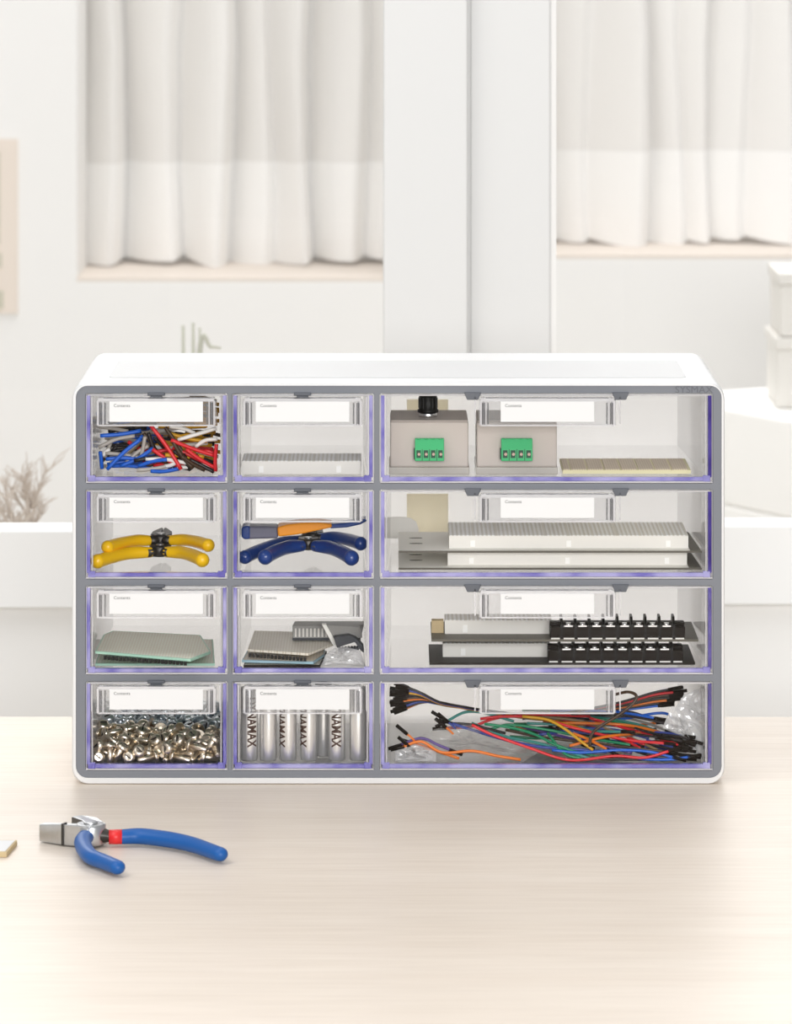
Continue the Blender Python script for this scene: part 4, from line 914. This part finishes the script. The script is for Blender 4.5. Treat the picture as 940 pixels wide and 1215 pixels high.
# bundle of plugs, upper left
for i in range(18):
    c = ['black', 'navy', 'yellow', 'black', 'brown', 'orange', 'black', 'navy', 'brown', 'black', 'grey', 'black'][i % 12]
    y = 814 + (i % 9) * 2.9 + rnd.uniform(-.6, .6); Y = .010 + i * .0028
    jumper(c, [(481 + rnd.uniform(-5, 3), y + 1.5 + (i % 9) * .3, Y), (500, 822 + (i % 9) * 1.5, Y), (522, 833 + (i % 4) * .9, Y + .002), (548, 838 + (i % 3), Y + .01), (572, 842 + (i % 3), Y + .02), (640, 850 + (i % 3) * 2, Y + .04), (700, 852, Y + .05)], .0007, (True, False), 'from the upper left plugs in the bottom right drawer')
# bundle of plugs, upper right
for i in range(20):
    c = ['black', 'red', 'brown', 'black', 'orange', 'black', 'blue', 'black', 'red', 'brown', 'black', 'tan', 'black', 'grey'][i % 14]
    y = 818 + (i % 7) * 3.2; Y = .045 + i * .0022
    jumper(c, [(798 + rnd.uniform(-5, 6) - (i % 7) * 2.4, y, Y), (775, y + 4 - (i % 7) * .5, Y), (745, 831 + (i % 7) * 1.8, Y), (715, 838 + (i % 7), Y), (670, 846, Y), (620, 850 + i % 4, Y)], .0008, (True, False), 'from the upper right plugs in the bottom right drawer')
main = [
 ('red', [(560, 860, .012), (585, 872, .011), (630, 888, .009), (665, 900, .008), (690, 903, .008), (730, 897, .009), (765, 899, .009), (795, 891, .010)]),
 ('red', [(570, 853, .03), (600, 850, .03), (640, 852, .03), (690, 866, .026), (745, 878, .02), (790, 882, .016)]),
 ('yellow', [(620, 850, .022), (650, 854, .02), (672, 866, .016), (690, 880, .012), (704, 890, .010)]),
 ('yellow', [(600, 849, .034), (640, 852, .034), (665, 858, .03), (700, 868, .026)]),
 ('green', [(575, 859, .024), (610, 864, .022), (636, 872, .018), (660, 884, .014), (690, 894, .012), (720, 900, .010)]),
 ('green', [(700, 852, .05), (740, 858, .045), (780, 870, .03), (808, 884, .016)]),
 ('green', [(580, 866, .026), (605, 860, .028), (650, 866, .03), (700, 876, .026), (750, 884, .02)]),
 ('teal', [(530, 856, .03), (552, 845, .034), (575, 846, .034), (610, 856, .03)]),
 ('teal', [(690, 850, .055), (730, 854, .05), (765, 862, .045), (800, 876, .03)]),
 ('navy', [(535, 858, .026), (560, 866, .024), (600, 878, .02), (640, 886, .016), (680, 889, .014), (720, 892, .012)]),
 ('blue', [(655, 890, .012), (690, 893, .011), (735, 890, .012), (770, 892, .012), (800, 899, .010)]),
 ('blue', [(740, 897, .010), (770, 902, .010), (800, 903, .010), (818, 898, .011)]),
 ('blue', [(700, 860, .05), (745, 852, .055), (785, 846, .06), (800, 852, .055)]),
 ('navy', [(660, 868, .036), (700, 870, .034), (740, 878, .028), (775, 888, .02)]),
 ('navy', [(640, 872, .03), (690, 865, .038), (730, 866, .04), (770, 876, .03)]),
 ('orange', [(478, 886, .012), (500, 880, .012), (525, 893, .011), (560, 891, .011), (590, 897, .010), (618, 904, .009)]),
 ('orange', [(490, 882, .016), (515, 890, .014), (545, 900, .011)]),
 ('orange', [(655, 858, .036), (690, 858, .038), (740, 860, .04), (780, 868, .03), (802, 878, .018)]),
 ('orange', [(680, 870, .022), (700, 878, .018), (722, 890, .013)]),
 ('orange', [(676, 885, .014), (695, 880, .016), (720, 874, .02), (760, 870, .03)]),
 ('red', [(700, 852, .046), (735, 862, .04), (770, 872, .03), (800, 882, .016), (806, 884, .014)]),
 ('red', [(660, 852, .05), (700, 860, .046), (730, 868, .04), (765, 884, .02)]),
 ('red', [(720, 872, .03), (745, 880, .022), (760, 888, .014)]),
 ('red', [(528, 864, .03), (560, 862, .03), (590, 852, .034), (640, 848, .04), (700, 850, .05)]),
 ('purple', [(475, 884, .014), (500, 876, .014), (520, 884, .013), (535, 890, .012)]),
 ('purple', [(620, 862, .04), (660, 872, .034), (710, 884, .02), (750, 893, .013)]),
 ('brown', [(700, 886, .010), (702, 872, .010), (712, 862, .010), (735, 848, .010), (752, 834, .010), (755, 825, .011), (745, 821, .013), (730, 824, .016)]),
 ('brown', [(600, 866, .03), (640, 874, .026), (690, 880, .022), (740, 886, .016), (790, 892, .012)]),
 ('tan', [(640, 850, .045), (690, 856, .045), (740, 872, .034), (780, 890, .013)]),
 ('black', [(650, 880, .02), (700, 898, .010), (750, 904, .010), (800, 900, .012)]),
 ('black', [(660, 862, .05), (720, 878, .034), (770, 896, .012), (812, 900, .012)]),
 ('black', [(720, 880, .03), (770, 884, .024), (812, 890, .014)]),
 ('black', [(525, 852, .028), (535, 858, .028), (560, 860, .028), (600, 870, .024)]),
 ('teal', [(560, 858, .03), (600, 874, .024), (640, 882, .018), (700, 900, .009)]),
 ('green', [(650, 870, .02), (670, 894, .011), (690, 900, .010)]),
]
for i, (c, p) in enumerate(main): jumper(c, p, .00095, (p[0][0] < 540, p[-1][0] > 785 or i % 6 == 0))
for i in range(26):
    c = rnd.choice(['red', 'blue', 'green', 'orange', 'navy', 'black', 'brown', 'teal', 'grey'])
    x = rnd.uniform(600, 690); Y = rnd.uniform(.03, .10); L = rnd.uniform(80, 130); y = rnd.uniform(846, 880) - Y * 60
    p = [(x, y, Y), (x + L * .35, y + rnd.uniform(-4, 6), Y), (x + L * .7, y + rnd.uniform(0, 10), Y - .008), (min(812, x + L), y + rnd.uniform(4, 16), Y - .014)]
    jumper(c, p, .0009, (False, i % 2 == 0))
# loose plugs at the left
for a, b, c in (((470, 862, .013), (482, 870, .013), 'orange'), ((516, 855, .02), (528, 862, .02), 'orange'), ((527, 848, .024), (531, 856, .024), 'navy'), ((472, 881, .012), (484, 884, .012), 'brown')):
    jumper(c, [b, ((b[0] + 6), b[1] + 5, b[2]), (b[0] + 10, b[1] + 9, b[2])], .0007, (True, False), 'ending loose at the left in the bottom right drawer')
for i in range(16):
    x, y, Y = rnd.uniform(782, 822), rnd.uniform(872, 898), rnd.uniform(.012, .03)
    jumper(['black', 'brown', 'black', 'navy'][i % 4], [(x, y, Y), (x - 14, y - 3 + rnd.uniform(-2, 2), Y + .003), (x - 34, y - 6 + rnd.uniform(-3, 3), Y + .008)], .0008, (True, False), 'ending in plugs at the right in the bottom right drawer')
bag('crumpled clear bag at the left of the bottom right drawer', [(488, 903), (484, 880), (520, 864), (560, 860), (600, 874), (640, 892), (620, 905)], .026, .012, 5, 'bag')
bag('creased clear bag upright at the right end of the bottom right drawer', [(786, 864), (797, 838), (812, 840), (834, 862), (835, 900), (822, 890), (806, 872)], .018, .004, 9, 'bag2')
bag('flat clear bag behind the dark plugs at the right end', [(800, 842), (812, 824), (832, 816), (836, 850), (822, 862)], .03, .003, 12, 'bag2')
bag('small brownish crumple of film at the lower left of the bottom right drawer', [(468, 904), (470, 888), (492, 882), (518, 890), (517, 904)], .013, .006, 15, 'bag2')
# ================================================================== on the table in front
pv = Vector((-.1705, -.165, .0075))
eA = [Q(136, 993, .0055), Q(172, 992.5, .0055), Q(220, 1000, .0055), Q(261, 1013.5, .005)]
eB = [Q(104, 990, .0065), Q(98, 1000, .006), Q(106, 1015, .0055), Q(124, 1023, .005), Q(139, 1029, .005)]
pliers = empty('combination_pliers', (pv.x, pv.y, 0), 'open pliers with blue handles and red bands on the table before the cabinet', 'pliers')
dA = (eA[0] - pv); dA.z = 0; dA.normalize(); dB = Vector((.30, -.95, 0)).normalized()
def jaw(d, L, w, side, mat, z0, z1, name, tipw):
    n = Vector((-d.y, d.x, 0)) * side
    p = [pv - d * .004, pv - d * .004 + n * w * .9, pv + d * L * .45 + n * w, pv + d * L + n * tipw, pv + d * L]
    for q in p: q.z = z0
    m = MB(); k = len(p); hi = [Vector((q.x, q.y, z1 - (.0022 if i in (3, 4) else 0))) for i, q in enumerate(p)]
    m.add(p + hi, [(i, (i + 1) % k, k + (i + 1) % k, k + i) for i in range(k)]); m.add(p, [tuple(range(k))[::-1]]); m.add(hi, [tuple(range(k))])
    o = m.build(name, mat, pliers, bevel=.0006)
    return o
jn = Vector((-.90, .43, 0)).normalized(); jf = Vector((-.40, .92, 0)).normalized()
jaw(jn, .0295, .0085, 1, 'steel', .0008, .0125, 'jaw', .0062)
jaw(jf, .031, .0085, -1, 'steel', .0008, .0125, 'jaw', .0062)
nn = Vector((-jn.y, jn.x, 0))      # slit and ground facet on the near jaw
q = pv + jn * .0128 + nn * .0089
m = MB(); m.hexa([(p.x, p.y, z) for z in (.0009, .0128) for p in (q - jn * .0006 - nn * .004, q + jn * .0006 - nn * .004, q + jn * .0006 + nn * .0004, q - jn * .0006 + nn * .0004)])
m.build('jaw_slit', 'steeldark', pliers)
m = MB()
nf = Vector((-jf.y, jf.x, 0))
a = pv + jf * .008 + nf * .0003; b = pv + jf * .031 + nf * .0003
m.add([(a.x, a.y, .0012), (b.x, b.y, .0012), (b.x, b.y, .0098), (a.x, a.y, .0118)], [(0, 1, 2, 3)]); m.build('jaw_face', 'steeldark', pliers)
m = MB(); m.lathe([(.0078, .001), (.0083, .002), (.0083, .011), (.0075, .0125)], (pv.x, pv.y, 0), 28); m.lathe([(.0042, .0125), (.0038, .0136)], (pv.x, pv.y, 0), 18)
m.build('pivot', 'steel', pliers, bevel=.0003)
def shank(end, mat, r):
    m = MB(); c = Vector((pv.x, pv.y, .0065)); d = end - c
    m.tube([c + d * .15, c + d * .5, c + d * .75, end + d.normalized() * .003], [r * 1.1, r * .95, r * .72, r * .7], 10, 0, up=(0, 0, 1), flat=.9); return m.build('shank', mat, pliers)
shank(eA[0], 'steeldark', .0052); shank(eB[0], 'steel', .0050)
def grip(pts, rs, nband):
    m = MB(); m.tube(pts, rs, 16, 0, round_ends=True, steps=8, up=(0, 0, 1), flat=.88); g = m.build('grip', 'blue', pliers); g['label'] = 'blue dipped handle grip'
    d = (pts[0] - pts[1]).normalized(); m = MB(); m.tube([pts[0] - d * .001, pts[0] + d * nband], [rs[0] * 1.0, rs[0] * .97], 16, 0, up=(0, 0, 1), flat=.9); m.build('band', 'red', g)['label'] = 'red band'
gA = [eA[0].lerp(eA[1], .18)] + eA[1:]
grip(gA, [.0046, .0050, .0050, .0047, .0044], .0062)
grip(eB, [.0046, .0048, .0047, .0046, .0044], .0056)
# corner of a small pale wooden tag at the left edge
zt = .003
c = [Q(-60, 1019, 0), Q(8, 1017.5, 0), Q(20.5, 1003, 0), Q(-50, 1003, 0)]
m = MB(); m.hexa([(p.x, p.y, .0001) for p in c] + [(p.x, p.y, zt) for p in c])
wt = tag(m.build('wooden_tile', 'tan', bevel=.0004, origin=((c[0].x + c[2].x) / 2, c[0].y, 0)), 'thin pale wooden tile with a white top, cut by the left edge of the photo', 'tile')
m = MB(); cc = sum(c, Vector()) / 4; m.hexa([(cc.x + (p.x - cc.x) * .93, cc.y + (p.y - cc.y) * .86, zt) for p in c] + [(cc.x + (p.x - cc.x) * .93, cc.y + (p.y - cc.y) * .86, zt + .0003) for p in c]); m.build('white_face', 'card', wt)

# ================================================================== light, world, camera
w = bpy.data.worlds.new('world'); S.world = w; w.use_nodes = True
bg = w.node_tree.nodes['Background']; bg.inputs[0].default_value = (1, 1, 1, 1); bg.inputs[1].default_value = .40
def area(name, loc, target, size, energy, col=(1, 1, 1), sy=None):
    l = bpy.data.lights.new(name, 'AREA'); l.energy = energy; l.color = col; l.size = size
    if sy: l.shape = 'RECTANGLE'; l.size_y = sy
    o = bpy.data.objects.new(name, l); COL.objects.link(o); o.location = loc
    o.rotation_euler = (Vector(target) - Vector(loc)).to_track_quat('-Z', 'Y').to_euler(); return o
area('key_light', (-1.1, -.75, 2.1), (0, 0, 0), 1.8, 29, (1, .995, .985))
area('front_fill', (.3, -3.2, .86), (0, 0, .12), 1.7, 66, (1, 1, 1), .9)
area('far_room_light', (.4, 1.6, 2.6), (0, 2.2, .2), 1.6, 37, (1, 1, 1))
area('drawer_backlight', (0, 2.3, 1.35), (0, .165, .1), 2.4, 31, (1, 1, 1), .9)  # added lamp inside the far room, brightens drawers through the back panel
area('window_light', (0, 3.6, 1.2), (0, 2.6, .7), 2.4, 5, (1, 1, 1))
cd = bpy.data.cameras.new('camera'); cam = bpy.data.objects.new('camera', cd); COL.objects.link(cam); S.camera = cam
cam.location = (-.001, -D, CZ); cam.rotation_euler = (math.pi / 2, 0, 0)
cd.sensor_fit = 'VERTICAL'; cd.sensor_height = 36 * 1215 / 940; cd.sensor_width = 36
cd.lens = 36 * (D / U) / 940
cd.shift_y = -(607.5 + 130) / 1215; cd.clip_start = .05; cd.clip_end = 50
cd.dof.use_dof = True; cd.dof.focus_distance = D + .005; cd.dof.aperture_fstop = 26
S.view_settings.view_transform = 'Standard'; S.view_settings.look = 'None'; S.view_settings.exposure = 0
S.cycles.use_denoising = True
S.cycles.max_bounces = 14; S.cycles.transparent_max_bounces = 40; S.cycles.diffuse_bounces = 6; S.cycles.glossy_bounces = 5
S.cycles.sample_clamp_indirect = 4; S.cycles.caustics_reflective = False; S.cycles.caustics_refractive = False
